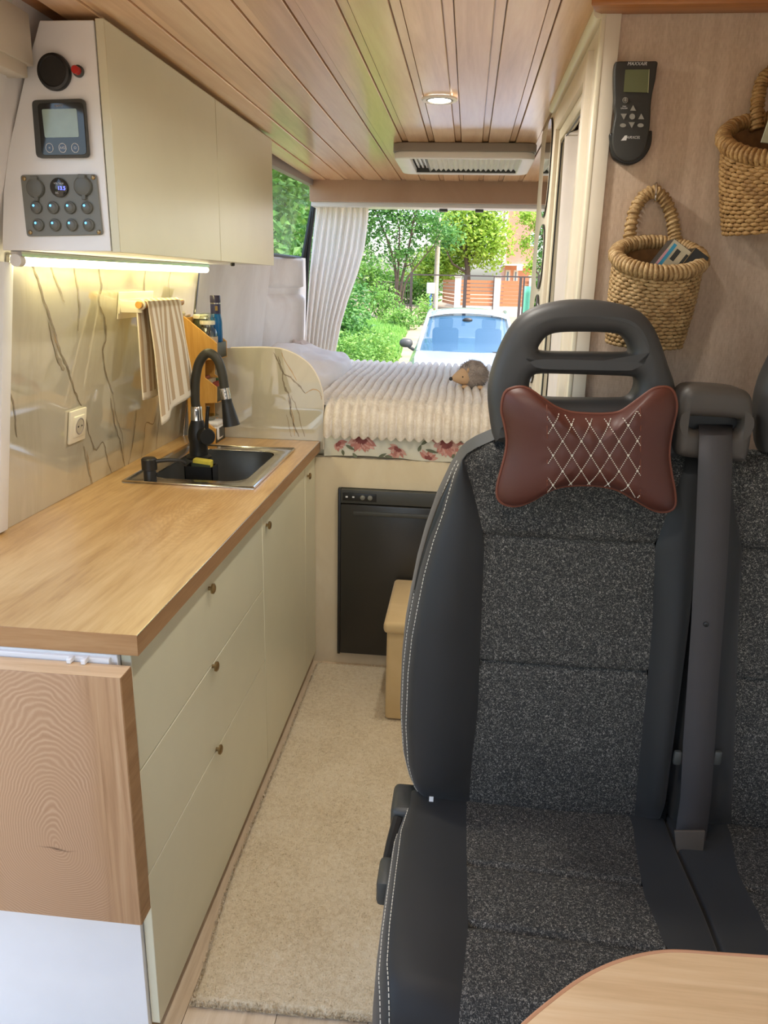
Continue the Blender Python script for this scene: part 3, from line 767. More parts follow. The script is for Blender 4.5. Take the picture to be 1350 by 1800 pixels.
VS_ = [([(175,130),(215,230),(260,380),(300,500),(335,620),(380,730),(430,880),(460,950)], .0034, 'vein'), ([(278,470),(300,560),(325,660),(362,742)], .0062, 'vein_pale'), ([(300,520),(320,590),(335,640)], .0016, 'vein_gold'),
  ([(280,130),(330,270),(365,360)], .0022, 'vein_pale'), ([(415,130),(440,280),(450,400),(440,520)], .0030, 'vein_pale'),
  ([(550,140),(575,260),(560,350),(590,450),(600,560),(580,640),(605,780),(640,880)], .0032, 'vein'), ([(625,900),(650,1050),(680,1150),(705,1290)], .0030, 'vein'), ([(640,880),(660,1010),(690,1100),(700,1250)], .0018, 'vein_pale'),
  ([(825,150),(815,270),(830,360)], .0022, 'vein'), ([(0,480),(15,600),(40,720),(55,850),(80,980),(95,1120)], .0028, 'vein'),
  ([(470,960),(495,1060),(520,1150),(545,1195),(580,1150),(610,1250),(635,1345)], .0024, 'vein'), ([(475,1170),(500,1300),(525,1400)], .0036, 'vein_pale'), ([(490,1200),(508,1310),(515,1400)], .0014, 'vein_gold'),
  ([(770,960),(760,1080),(740,1200),(720,1300)], .0024, 'vein'), ([(885,985),(865,1045),(825,1040),(815,1130),(795,1260)], .0022, 'vein'), ([(905,980),(890,1100),(885,1200)], .0022, 'vein_pale'), ([(975,140),(955,250),(960,330)], .0018, 'vein_pale')]
for k_, (L, w_, mm) in enumerate(VS_): vein(sb, q_(L), w_, M[mm], nS, 0, k_)
q_ = lambda L: [P(200+x_*.3111, 480+y_*.3111, Y=2.7465) for x_, y_ in L]
for k_, (L, w_, mm) in enumerate([([(905,447),(930,500),(960,560),(1000,590),(1040,630),(1080,680)], .0030, 'vein'), ([(1080,680),(1130,660),(1160,672),(1175,715)], .0020, 'vein_gold'), ([(945,450),(990,530),(1030,610)], .0020, 'vein_gold'), ([(930,470),(955,560),(965,640),(990,700),(1000,780),(1015,850),(1045,925)], .0034, 'vein'),
  ([(1000,690),(1040,780),(1075,925)], .0024, 'vein_pale'), ([(980,800),(990,870),(1005,925)], .0022, 'vein_pale'), ([(985,700),(1010,800),(1020,920)], .0014, 'vein_gold')]): vein(ep, q_(L), w_, M[mm], Vector((0,-1,0)), 0, 50+k_)

# power socket on the splashback
sc_ = thing('wall_socket', 'ivory round power socket on the marble splashback', 'socket', spl(1.90,1.09,0))
tilt = Vector((.6, 0, -.091)).normalized()
def sp_loc(y, z, h): return spl(y, z, 0)+tilt*h
def sbox(y0, y1, z0, z1, h0, h1, bev):
    m = MB(); m.prism([spl(y0,z0,0)+tilt*h0, spl(y1,z0,0)+tilt*h0, spl(y1,z1,0)+tilt*h0, spl(y0,z1,0)+tilt*h0], tilt*(h1-h0), bev); return m
sbox(1.858,1.945,1.046,1.133,.0005,.008,.003).build('socket_frame', M['ivory'], sc_)
sbox(1.874,1.929,1.062,1.117,.006,.012,.002).build('socket_plate', M['ivory'], sc_)
m = MB(); m.lathe([(.0225,.0125),(.0205,.0135),(.0195,.013),(.0185,.0123)], spl(1.9015,1.0895,0), tilt, 28, cap=False); m.build('socket_ring', M['vent_grey'], sc_)
m = MB(); m.lathe([(.019,.0121),(.0005,.0122)], spl(1.9015,1.0895,0), tilt, 28); m.build('socket_well', plain('socket_shadow', srgb(196,188,164), .5), sc_)
m = MB()
for dy in (-.0095,.0095): m.lathe([(.0025,.0123),(.0025,.0130)], spl(1.9015+dy,1.0895,0), tilt, 10)
m.build('socket_pins', M['black'], sc_)

# towel rail and towel
tr = thing('towel_rail', 'pale yellow stick-on towel holder with a wooden dowel', 'towel rail', spl(2.2,1.39,0))
sbox(2.105,2.345,1.352,1.425,.0005,.004,.0015).build('back_plate', M['pale_plastic'], tr)
BX = -.895; BZ = 1.392
for y_ in (2.108, 2.395): MB().box(-.955, BX, y_, y_+.010, 1.370, 1.402, .002).build('bracket', M['pale_plastic'], tr)
m = MB(); m.prism([spl(2.105,1.366,.004), spl(2.41,1.366,.004), spl(2.41,1.404,.004), spl(2.105,1.404,.004)], (.004,0,0), .001); m.build('back_strip', M['pale_plastic'], tr)
MB().lathe([(.014,0),(.014,.008)], (BX, 2.102, BZ), (0,1,0), 20).build('dowel_cap', M['pale_plastic'], tr)
MB().cyl((BX, 2.09, BZ), (BX, 2.42, BZ), .0095, n=18).build('dowel', M['bamboo'], tr)
def towel_pt(u, v):
    # v: 0 front hem -> 1 back hem, over the dowel
    L1, L2, R = .30, .265, .0135
    s = v*(L1+L2+PI*R)
    swell = lambda d: .010*math.sin(u*9.5+.6)*min(1, d/.12)
    y = lerp(2.125, 2.375, u)
    if s < L1:
        d = L1-s; flare = .20*d*(u-.25)
        return Vector((BX+R+.012*d/L1+swell(d)+.02*max(0,u-.8)*d/L1, y+flare+.05*d, BZ-d-.03*d*(1-u)/L1*1.2+.03*u*d/L1))
    if s < L1+PI*R:
        a = (s-L1)/R; return Vector((BX+R*math.cos(a), y, BZ+R*math.sin(a)))
    d = s-L1-PI*R
    return Vector((BX-R-.004*d/L2+.006*math.sin(u*8)*min(1,d/.1), lerp(2.11, 2.36, u)+.03*d, BZ-d))
tw = MB(); tw.grid(towel_pt, 40, 60)
uvl = tw.bm.loops.layers.uv.new('UVMap'); nv = 60
for f in tw.bm.faces:
    for l in f.loops:
        i, j = divmod(l.vert.index if l.vert.index >= 0 else 0, nv)
tw.bm.verts.index_update()
for f in tw.bm.faces:
    for l in f.loops:
        i, j = divmod(l.vert.index, nv); vv = j/(nv-1); l[uvl].uv = (i/39, min(vv, 1-vv))
tow = tw.build('hand_towel', M['towel'], recalc=False)
so = tow.modifiers.new('thick', 'SOLIDIFY'); so.thickness = .004; so.offset = 0
tag(tow, 'beige and white striped hand towel hanging over the dowel', 'towel')

# ================================================================== upper cabinet with its instruments
def text_mesh(name, body, to3d, size, mat, parent, shear=0.0, align='CENTER'):
    cu = bpy.data.curves.new('t', 'FONT'); cu.body = body; cu.size = size; cu.align_x = align; cu.align_y = 'CENTER'; cu.extrude = .0; cu.shear = shear
    o = bpy.data.objects.new('t', cu); COL.objects.link(o)
    dg = bpy.context.evaluated_depsgraph_get(); dg.update()
    me = bpy.data.meshes.new_from_object(o.evaluated_get(dg)); bpy.data.objects.remove(o); bpy.data.curves.remove(cu)
    for v in me.vertices: v.co = to3d(v.co.x, v.co.y)
    me.materials.clear(); me.name = name
    return link_mesh(name, me, mat, parent)
YU = 1.55
prof = [(-.713,1.514),(-.713,1.918),(-.817,1.918),(-.855,1.83),(-.905,1.70),(-.926,1.62),(-.938,1.54),(-.941,1.512)]
uc = thing('wall_cabinet', 'cream two-door wall cabinet with sloped back under the pine ceiling', 'wall cabinet', (-.8, 2.18, 1.512))
MB().prism([(x, YU, z) for x, z in prof], (0, 1.26, 0), .0012, 1).build('cabinet_body', M['white'], uc, smooth=False)
for y0, y1 in ((1.5505, 2.199), (2.2015, 2.811)):
    MB().box(-.7105, -.693, y0, y1, 1.5125, 1.921, .001, 1).build('cabinet_door', M['cabinet'], uc)
q = P(420, 464, X=-.70); MB().lathe([(.007,0),(.007,.008),(.004,.010)], (q.x-.02, q.y, 1.5125), (0,0,-1), 12).build('door_bumper', M['black'], uc)

def rpoly(px, r, Y, n=5):
    """rounded polygon through pixel corners, on the plane Y"""
    pts = [P(x, y, Y=Y) for x, y in px]; out = []
    for i, p in enumerate(pts):
        a = (pts[i-1]-p).normalized(); b = (pts[(i+1)%len(pts)]-p).normalized()
        for k in range(n+1):
            t = k/n; out.append(p+a*r*(1-t)**2+b*r*t**2)
    return out
K = .00118
vt = thing('round_vent', 'round black vent cover on the end of the wall cabinet', 'vent', P(98,128,Y=YU))
MB().lathe([(.0315,.0003),(.0325,.006),(.031,.011),(.0265,.0125),(.025,.0105),(.004,.0095)], P(98,128,Y=YU), (0,-1,0), 36).build('vent_cover', M['black'], vt)
rb = thing('push_button', 'small red push button beside the round black vent', 'button', P(139,126,Y=YU))
MB().lathe([(.0105,.0003),(.0105,.005),(.008,.006)], P(139,126,Y=YU), (0,-1,0), 20).build('button_base', M['dark_grey'], rb)
MB().lathe([(.0072,.005),(.0072,.017),(.006,.0185)], P(139,126,Y=YU), (0,-1,0), 20).build('button_cap', M['red'], rb)

mo = thing('solar_display', 'square black charge display with three round touch buttons', 'display', P(110,228,Y=YU))
MB().prism(rpoly([(60.5,178),(152,175),(160,278),(68.5,279)], .009, YU-.0003), (0,-.012,0), .0025).build('display_case', M['dark_grey'], mo)
MB().prism(rpoly([(66,182),(146,180),(153,272),(74,273)], .008, YU-.0122), (0,-.0012,0), .0004, 1).build('display_face', plain('glossy_black_face', srgb(24,24,22), .08), mo)
MB().prism(rpoly([(73.5,192),(134.5,191),(139,241),(79,242)], .003, YU-.0134), (0,-.0005,0)).build('display_screen', M['lcd'], mo, smooth=False)
def flat_y(px, py, Y):
    o = P(px, py, Y=Y); return lambda x, y: o+Vector((x, 0, y))
text_mesh('lettering', 'MPPT', flat_y(103,186.5,YU-.0137), .007, M['vent_grey'], mo)
for px, s in ((87,'\u2261'), (110,'A/O'), (132,'O')):
    c = P(px, 260, Y=YU-.0137)
    m = MB(); m.tube([c+Vector((.0072*math.cos(a),0,.0080*math.sin(a))) for a in [2*PI*k/24 for k in range(24)]], .0006, 6, closed=True); m.build('touch_ring', M['print'], mo)
    m = MB(); m.lathe([(.0066,0),(.0066,.0002)], c, (0,-1,0), 24); m.build('touch_field', plain('navy_touch', srgb(44,58,80), .2), mo)
    text_mesh('lettering', s, flat_y(px,260,YU-.0142), .0065, M['print'], mo)

sw = thing('switch_panel', 'grey switch panel with eight blue-lit buttons and two capped sockets', 'switch panel', P(110,360,Y=YU))
MB().prism(rpoly([(37.5,308),(171,306.5),(182.5,413),(49,416)], .006, YU-.0003), (0,-.0045,0), .001, 1).build('panel_plate', M['panel_grey'], sw)
YP = YU-.0048
for px, py in ((42.5,314), (164,312), (53.5,408.5), (174,408)):
    s_ = MB().lathe([(.0042,0),(.0042,.0012),(.003,.002)], P(px,py,Y=YP), (0,-1,0), 12).build('panel_screw', M['brass'], sw)
for k in range(4):
    for px, py in ((64.5+29.6*k, 365), (68+29.4*k, 395.5)):
        c = P(px, py, Y=YP)
        b = MB().lathe([(.0118,0),(.0118,.003),(.0108,.0045),(.0092,.005),(.009,.004),(.0082,.0046),(.003,.0052)], c, (0,-1,0), 24).build('rocker_button', plain('button_grey', srgb(98,99,92), .4), sw)
        MB().lathe([(.0021,0),(.0016,.0012)], c+Vector((-.0038,-.0046,.0034)), (0,-1,0), 10).build('led', M['blue_led'], b)
for px, py in ((63,331), (146.5,328)):
    c = P(px, py, Y=YP); m = MB()
    m.lathe([(.0185,0),(.0185,.003),(.0165,.006),(.0155,.0055),(.013,.0062),(.003,.0066)], c, (0,-1,0), 28)
    m.box(c.x-.007, c.x+.007, c.y-.006, c.y, c.z+.014, c.z+.022, .001, 1); m.box(c.x-.003, c.x+.005, c.y-.006, c.y, c.z-.024, c.z-.014, .001, 1)
    m.build('socket_cap', plain('cap_grey', srgb(96,97,90), .45), sw)
c = P(105, 330, Y=YP)
vm_ = MB().lathe([(.0178,0),(.0178,.004),(.0165,.005),(.003,.005)], c, (0,-1,0), 30).build('voltmeter', plain('smoked_lens', srgb(44,44,40), .1), sw)
text_mesh('lettering', 'VOLTAGE', flat_y(103,322.5,YP-.0056), .0046, M['print'], vm_)
text_mesh('digits', '13.5', flat_y(108,331,YP-.0056), .0098, M['blue_digits'], vm_)
text_mesh('lettering', 'DC', flat_y(100,339,YP-.0056), .0046, M['print'], vm_)

# LED strip under the cabinet
ls = thing('led_strip_light', 'warm glowing LED tube light under the wall cabinet', 'strip light', (-.93, 2.16, 1.49))
LXa, LZ = -.922, 1.4935
MB().box(LXa-.012, LXa+.012, 1.565, 2.755, 1.5005, 1.5118, .001, 1).build('aluminium_rail', M['chrome'], ls)
MB().cyl((LXa, 1.578, LZ), (LXa, 2.75, LZ), .0105, n=16).build('diffuser', M['led'], ls)
MB().cyl((LXa, 1.56, LZ), (LXa, 1.578, LZ), .0125, n=16).build('end_cap', M['white'], ls)
for y in (1.9, 2.45):
    ld = bpy.data.lights.new('led_light', 'AREA'); ld.shape = 'RECTANGLE'; ld.size = .02; ld.size_y = .5; ld.energy = .42; ld.color = (1,.84,.36)
    lo = bpy.data.objects.new('led_light', ld); COL.objects.link(lo); lo.parent = ls; lo.location = Vector((LXa+.002, y, LZ-.014))-ls.location

# ================================================================== spice rack and what stands in it
def rp(cx_, cy_, Y=2.612):
    p = P(300+cx_/6, 500+cy_/6, Y=Y); return Vector((max(p.x, -.963), Y, max(p.z, .9005)))
zig = [(58,335),(150,345),(487,622),(487,790),(358,800),(358,985),(485,1085),(485,1250),(358,1255),(358,1440),(475,1530),(470,1700),(58,1690)]
pl = [rp(*z) for z in zig]; pl[-1].z = .9005; pl[-2].z = .9005
rk = thing('spice_rack', 'three-tier bamboo spice rack with dark trays on the worktop', 'rack', (-.9, 2.67, .9))
Y0, Y1 = 2.612, 2.728
m = MB(); m.prism(pl, (0,.008,0), .0008, 1); m.build('side_panel', M['bamboo'], rk, smooth=False)
m = MB(); m.prism([p+Vector((0,Y1-Y0-.008,0)) for p in pl], (0,.008,0), .0008, 1); m.build('side_panel', M['bamboo'], rk, smooth=False)
MB().box(-.963, -.957, Y0+.008, Y1-.008, .9005, pl[0].z-.004).build('back_panel', M['bamboo'], rk, smooth=False)
tray_m = plain('dark_olive_tray', srgb(66,66,54), .45)
tiers = []
for zt, zb, xf in ((pl[2].z, pl[3].z, pl[2].x), (pl[6].z, pl[7].z, pl[6].x), (pl[10].z, .9005, pl[10].x)):
    m = MB(); m.box(xf-.006, xf-.001, Y0+.008, Y1-.008, zb+.006, zt); m.box(-.957, xf-.001, Y0+.008, Y1-.008, zb+.002, zb+.007)
    m.build('tray', tray_m, rk, smooth=False)
    MB().box(-.957, xf+.001, Y0+.008, Y1-.008, zb, zb+.0022).build('tray_edge', M['bamboo'], rk, smooth=False)
    tiers.append((zb+.0072, xf))
zt, xf = tiers[0]
S_ = lambda prof, kr, kz: [(r*kr, h*kz) for r, h in prof]
jr = thing('spice_jar', 'clear glass spice jar with glass lid on the rack', 'jar', (xf-.045, 2.651, zt))
c = Vector((-.8935, 2.6555, zt))
MB().lathe(S_([(.026,0),(.028,.003),(.028,.058),(.025,.068),(.019,.073),(.019,.082)],1.18,1.33), c).build('jar_body', M['jar_glass'], jr)
MB().lathe(S_([(.0215,.080),(.0225,.084),(.0215,.090)],1.18,1.33), c).build('jar_seal', M['pale_plastic'], jr)
MB().lathe(S_([(.0235,.0905),(.0240,.095),(.021,.099),(.022,.103),(.0215,.107),(.012,.109)],1.18,1.33), c).build('jar_lid', M['jar_glass'], jr)
m = MB(); m.lathe(S_([(.0255,.002),(.0255,.034),(.022,.036)],1.18,1.33), c); m.build('spice_filling', plain('brown_spice', srgb(112,78,48), .9, var=.3, scale=150), jr)
MB().lathe(S_([(.0284,.008),(.0284,.050)],1.18,1.33), c, n=24, cap=False).build('jar_label', plain('kraft_label', srgb(196,176,150), .7, var=.2, scale=60), jr)
bt = thing('blue_bottle', 'blue glass bottle with a navy cap on the rack', 'bottle', (xf-.03, 2.697, zt))
c = Vector((-.876, 2.6975, zt)); Z_ = lambda prof: S_(prof, 1.12, 1.27)
MB().lathe(Z_([(.0175,0),(.019,.003),(.019,.085),(.018,.098),(.0155,.112),(.0150,.122)]), c).build('bottle_body', M['blue_glass'], bt)
MB().lathe(Z_([(.0156,.108),(.0158,.135),(.0158,.141)]), c).build('neck_wrap', plain('navy_label', srgb(44,44,78), .35), bt)
MB().lathe(Z_([(.0161,.1375),(.0161,.1402)]), c).build('silver_band', M['chrome'], bt); MB().lathe(Z_([(.0161,.1445),(.0161,.147)]), c).build('silver_band', M['chrome'], bt)
MB().lathe(Z_([(.0160,.141),(.0163,.144),(.0163,.158),(.0150,.160)]), c).build('bottle_cap', plain('navy_cap', srgb(50,46,70), .3), bt)
MB().box(c.x+.004,c.x+.013,c.y-.0182,c.y-.0165,zt+.152,zt+.168).build('gold_stamp', M['brass'], bt)
hb = thing('herb_jar', 'jar of dark dried herbs at the back of the rack', 'jar', (-.9275, 2.690, zt))
c = Vector((-.9275, 2.690, zt))
MB().lathe(S_([(.024,0),(.026,.003),(.026,.098),(.023,.103)],1,1.2), c).build('jar_body', plain('dark_herbs', srgb(60,66,44), .5, var=.4, scale=120, bump=.3), hb)
MB().lathe(S_([(.0275,.1035),(.0275,.113),(.024,.115)],1,1.2), c).build('jar_lid', M['pale_plastic'], hb)
zt, xf = tiers[1]
for k, (cc, lb) in enumerate(((srgb(150,84,60),'rust coloured spice packet standing in the middle rack tray'), (srgb(176,160,136),'pale beige spice packet standing in the middle rack tray'), (srgb(132,54,46),'dark red spice packet standing in the middle rack tray'))):
    o = MB().box(-.925+.024*k, -.906+.024*k, 2.632, 2.705, zt, zt+.078-.008*k, .003).build('spice_packet', plain('packet_%d' % k, cc, .5, var=.2, scale=50)); tag(o, lb, 'packet', 'spice packets on the rack')
gb = thing('green_bottle', 'small green bottle with a green cap in the middle rack tray', 'bottle', (xf-.018, 2.69, zt))
MB().lathe([(.012,0),(.012,.05),(.007,.056)], (xf-.020, 2.695, zt)).build('bottle_body', plain('green_plastic', srgb(58,92,62), .35), gb)
MB().lathe([(.0085,.056),(.0085,.07)], (xf-.020, 2.695, zt)).build('bottle_cap', plain('green_cap', srgb(70,110,74), .4), gb)
zt, xf = tiers[2]
tb = thing('food_tub', 'white lidded tub with a dark label on the lowest rack tray', 'tub', (-.915, 2.66, zt))
MB().box(-.945, -.862, 2.625, 2.70, zt, zt+.062, .012).build('tub_body', M['white'], tb); MB().box(-.948, -.859, 2.622, 2.703, zt+.054, zt+.070, .006).build('tub_lid', M['white'], tb)
MB().box(-.8622, -.8612, 2.642, 2.685, zt+.012, zt+.046).build('tub_label', M['dark_grey'], tb)
gd = thing('glass_dish', 'small clear glass dish stacked on the white tub', 'dish', (-.90, 2.66, zt+.07))
MB().lathe([(.020,0),(.034,.016),(.036,.018),(.034,.0185),(.020,.003)], (-.905, 2.662, zt+.0703), n=28).build('dish_bowl', M['jar_glass'], gd)

# ================================================================== ceiling vent and lamps
vx0, vx1, vy0, vy1 = -.285, .203, 2.90, 3.33
va = thing('roof_vent', 'white roof vent with a pleated blind in the pine ceiling', 'roof vent', (-.04, 3.1, 1.89))
def rrect(x0, x1, y0, y1, r, z, n=6):
    out = []
    for cx_, cy_, a0 in ((x1-r,y1-r,0),(x0+r,y1-r,PI/2),(x0+r,y0+r,PI),(x1-r,y0+r,1.5*PI)):
        for k in range(n+1):
            a = a0+PI/2*k/n; out.append((cx_+r*math.cos(a), cy_+r*math.sin(a), z))
    return out
def frame_ring(o_rect, i_rect, z0, z1, bev):
    return shape_mesh, o_rect, i_rect, z0, z1, bev
def ring_obj(name, orect, irect, z0, z1, bev, mat, parent):
    zc = (z0+z1)/2
    return shape_mesh(name, [(p[0],p[1]) for p in orect], [[(p[0],p[1]) for p in irect]], lambda x,y,z: Vector((x,y,zc+z)), z1-z0, bev, mat, parent, 2)
ring_obj('vent_gasket', rrect(vx0-.004,vx1+.004,vy0-.004,vy1+.004,.04,0), rrect(vx0+.05,vx1-.05,vy0+.03,vy1-.03,.01,0), 1.902, 1.9295, .003, M['vent_grey'], va)
ring_obj('vent_frame', rrect(vx0,vx1,vy0,vy1,.045,0), rrect(vx0+.055,vx1-.045,vy0+.028,vy1-.035,.006,0), 1.880, 1.903, .005, M['vent_white'], va)
ix0, ix1, iy0, iy1 = vx0+.055, vx1-.045, vy0+.028, vy1-.035
n = 17; px0 = ix0+.058
m = MB()
zz = [(lerp(px0, ix1, k/(2*n)), 1.8885+(.009 if k % 2 else 0)) for k in range(2*n+1)]
for (xa, za), (xb, zb) in zip(zz, zz[1:]): m.quad((xa,iy0,za),(xb,iy0,zb),(xb,iy1-.003,zb),(xa,iy1-.003,za))
bl = m.build('pleated_blind', plain('blind_fabric', srgb(240,240,230), .8, var=.02), va, smooth=False)
MB().box(px0-.006, px0, iy0, iy1, 1.886, 1.91, .001, 1).build('blind_bar', M['dark_grey'], va)
m = MB()
for k in range(3): m.box(ix0+.006+.016*k, ix0+.014+.016*k, iy0, iy1, 1.899, 1.905, .001, 1)
m.build('fly_screen_bars', M['white'], va)
MB().box(ix0, ix1, iy0, iy1, 1.908, 1.912).build('vent_dome', plain('smoked_dome', srgb(214,220,214), .3), va)
MB().box(ix0, ix1, iy1-.003, iy1, 1.884, 1.91).build('far_lip', M['dark_grey'], va)

def ceiling_lamp(x, y, lb):
    t = thing('ceiling_spotlight', lb, 'ceiling light', (x, y, CEIL), 'recessed ceiling spotlights')
    MB().lathe([(.047,-.0002),(.047,-.004),(.044,-.006),(.036,-.005),(.034,-.002),(.033,-.005),(.0315,-.006)], (x,y,CEIL-.0003), n=36, cap=False).build('lamp_ring', M['vent_white'], t)
    m = MB(); m.tube([(x+.0325*math.cos(a), y+.0325*math.sin(a), CEIL-.005) for a in [2*PI*k/36 for k in range(36)]], .0012, 6, closed=True); m.build('inner_ring', M['dark_grey'], t)
    MB().lathe([(.031,0),(.029,-.003),(.002,-.004)], (x,y,CEIL-.001), n=32).build('lamp_lens', M['spot'], t)
    ld = bpy.data.lights.new('spot_light', 'AREA'); ld.shape = 'DISK'; ld.size = .06; ld.energy = LAMP_W; ld.color = (1,.95,.86); ld.spread = math.radians(165)
    lo = bpy.data.objects.new('spot_light', ld); COL.objects.link(lo); lo.parent = t; lo.location = (0,0,-.008)
LAMP_W = 2.4
ceiling_lamp(-.102, 2.24, 'round recessed ceiling spotlight between the roof vent and the cab')
ceiling_lamp(-.108, 1.42, 'round recessed ceiling spotlight above the bench seat')
ceiling_lamp(-.108, .60, 'added unseen ceiling spotlight above the table')  # unseen lamp added at the row's spacing to raise the interior light

# ================================================================== bed
mt = thing('mattress', 'mattress in a cream sheet printed with pink flowers', 'mattress', (.15, 3.4, .838))
MB().box(-.84, .84, 2.775, 4.04, .8388, .985, .03, 3).build('mattress_core', M['sheet'], mt)
def sheet_y(x, z): return 2.764+.004*math.sin(x*23)+.003*math.sin(x*51+z*60)-.010*math.sin(max(0, min(1, (z-.838)/.14))*PI)
def sheet_fn(u, v):
    x = lerp(-.505, .84, u); z = lerp(.8390+.005*(1+math.sin(x*14)), .985, v)
    return Vector((x, sheet_y(x, z), z))
m = MB(); m.grid(sheet_fn, 120, 14)
fs = m.build('fitted_sheet', M['sheet'], mt, recalc=False)
def petal(name, px, py, ang, L, W, mat, lift=.0012, bend=0.0):
    c = P(px, py, Y=2.755); m = MB(); pts = []
    n = 8
    up = [(t, W*math.sin(PI*t**.8)) for t in [k/n for k in range(n+1)]]
    ring = [(t*L, w) for t, w in up]+[(t*L, -w) for t, w in up[::-1][1:-1]]
    for a, b in ring:
        x = c.x+a*math.cos(ang)-b*math.sin(ang)+bend*a*a; z = c.z+a*math.sin(ang)+b*math.cos(ang)
        z = max(z, .842); pts.append(Vector((x, sheet_y(x, z)-lift, z)))
    m.bm.faces.new([m.bm.verts.new(p) for p in pts])
    return m.build(name, mat, fs, smooth=False)
rr = random.Random(3)
def blossom(px, py, L, n=9, a0=0, a1=2*PI, W=.011):
    for k in range(n):
        a = lerp(a0, a1, k/n)+rr.uniform(-.12,.12)
        petal('printed_petal', px, py, a, L*rr.uniform(.85,1.1), W, M['flower'] if k % 2 else M['flower_light'], .0012+.0002*k)
        if L > .03: petal('printed_petal', px, py, a, L*.45, W*.5, M['flower_dark'], .0032+.0002*k)
M['flower_light'] = plain('pale_pink_print', srgb(226,176,162), .8, var=.1, scale=60)
blossom(636,768,.062,10,-2.6,-.3,.013); blossom(700,788,.040,7,-3.6,-.2,.008); blossom(785,778,.055,12,-3.3,.2,.014)
blossom(752,808,.040,6,.1,3.0,.009); blossom(593,778,.035,6,-1.8,.4,.009); blossom(832,776,.04,7,-2.8,-.3,.011); blossom(690,804,.02,5,0,3.1,.006)
for px, py, a, L in ((608,782,-.5,.04),(620,796,-.9,.03),(665,804,.5,.035),(676,802,-.1,.03),(740,782,.7,.045),(748,790,-.2,.05),(735,794,1.2,.03),(820,796,1.0,.045),(828,790,.4,.05),(795,806,1.2,.02),(602,790,-1.4,.025)):
    petal('printed_leaf', px, py, a, L, .006, M['leaf_print'], .0045)

# plush ribbed blanket
RIB = .0335
def bl_profile(v):
    tab = [(0,(2.735,.930)),(.03,(2.732,.948)),(.08,(2.735,.975)),(.13,(2.752,1.001)),(.19,(2.80,1.026)),(.28,(2.90,1.040)),(.45,(3.12,1.046)),(.75,(3.62,1.050)),(1,(4.02,1.048))]
    for (a, p), (b, q) in zip(tab, tab[1:]):
        if v <= b+1e-9:
            t = (v-a)/(b-a); return Vector((0, lerp(p[0],q[0],t), lerp(p[1],q[1],t)))
    return Vector((0,)+tab[-1][1])
def bl_fn(u, v):
    p = bl_profile(v); p2 = bl_profile(min(1, v+.02)); p1 = bl_profile(max(0, v-.02))
    t = (p2-p1).normalized(); nrm = Vector((0, -t.z, t.y))
    x = lerp(-.497-.07*smoothstep(.15,.24,v)-.12*smoothstep(.2, 1, v), .838, u)
    wob = .003*math.sin(v*17+x*3)*smoothstep(.1,.4,v)
    k = abs(math.sin(PI*(x+wob)/RIB)); h = .028*k**.5
    nz = noise.noise(Vector((x*38, p.y*30, p.z*30)))*.0018+noise.noise(Vector((x*9, p.y*7, 3)))*.005
    hem = .006*math.sin(PI*(x+wob)/RIB)**2 if v < .02 else 0
    return Vector((x, p.y, p.z))+nrm*(h+nz)-Vector((0,0,hem))
m = MB(); m.grid(bl_fn, 400, 90)
bk = m.build('plush_blanket', M['blanket'], smooth=True, angle=180, recalc=False)
tag(bk, 'thick beige ribbed plush blanket spread over the bed', 'blanket')
# white duvet bunched at the left wall
def duvet(u, v):
    a = 2*PI*u; ph = PI*v
    sx, sy, sz = .19, .56, .075
    c, s = math.cos(a), math.sin(a); k = math.sin(ph)**.6
    p = Vector((-.715+sx*k*math.copysign(abs(c)**.6, c), 3.36+sy*k*math.copysign(abs(s)**.7, s), 1.070-sz*math.copysign(abs(math.cos(ph))**.8, math.cos(ph))))
    if v > .4:
        d = noise.noise(Vector((p.x*9, p.y*5, 1)))*.030+noise.noise(Vector((p.x*20, p.y*14, 4)))*.012
        p.z += d*smoothstep(.4,.7,v)
        p.z += (.055*smoothstep(-.62,-.9,p.x))*smoothstep(.4,.8,v)
    p.x = max(p.x, wx(p.z, p.y)+.012); p.z = max(p.z, 1.0)
    return p
m = MB(); m.grid(duvet, 70, 40, cu=True)
tag(m.build('white_duvet', M['duvet'], angle=180), 'rumpled white duvet bunched at the wall end of the bed', 'duvet')
m = MB()
def cush(u, v):
    a = 2*PI*u; ph = PI*v; k = math.sin(ph)**.5
    p = Vector((-.835+.065*k*math.cos(a), 3.93+.06*k*math.sin(a), 1.105-.055*math.cos(ph)))
    return p+Vector((noise.noise(p*30)*.012,0,noise.noise(p*22)*.03+noise.noise(p*50)*.012))
m.grid(cush, 50, 30, cu=True)
tag(m.build('crumpled_throw', make_suede('pinkish_throw', srgb(206,192,188), srgb(226,214,210)), angle=180), 'crumpled pale pink throw behind the white duvet by the curtain', 'throw')

# curtain tied at the left of the rear opening
cl = [(360,556,648),(380,554,648),(410,550,645),(440,547,641),(480,543,630),(530,540,612),(570,537,600),(600,535,594),(619,534,590)]
def curt(u, v):
    y = lerp(361, 619, v)
    for (ya, la, ra), (yb, lb_, rb_) in zip(cl, cl[1:]):
        if y <= yb+1e-6:
            t = (y-ya)/(yb-ya); L = lerp(la, lb_, t); R = lerp(ra, rb_, t); break
    Yc = 4.03
    p = P(lerp(L, R, u), y, Y=Yc)
    f = 8.5; amp = lerp(.012, .026, v)
    p.y += amp*math.sin(u*2*PI*f+.8*math.sin(v*3))+.006*math.sin(u*41+v*5)
    if v < .1: p.y += .004*math.sin(u*160)
    return p
m = MB(); m.grid(curt, 150, 50)
m.bm.verts.index_update(); uvl = m.bm.loops.layers.uv.new('UVMap')
for f in m.bm.faces:
    for l in f.loops:
        i, j = divmod(l.vert.index, 50); l[uvl].uv = (i/149, j/49)
ct = m.build('rear_curtain', M['curtain'], angle=180, recalc=False)
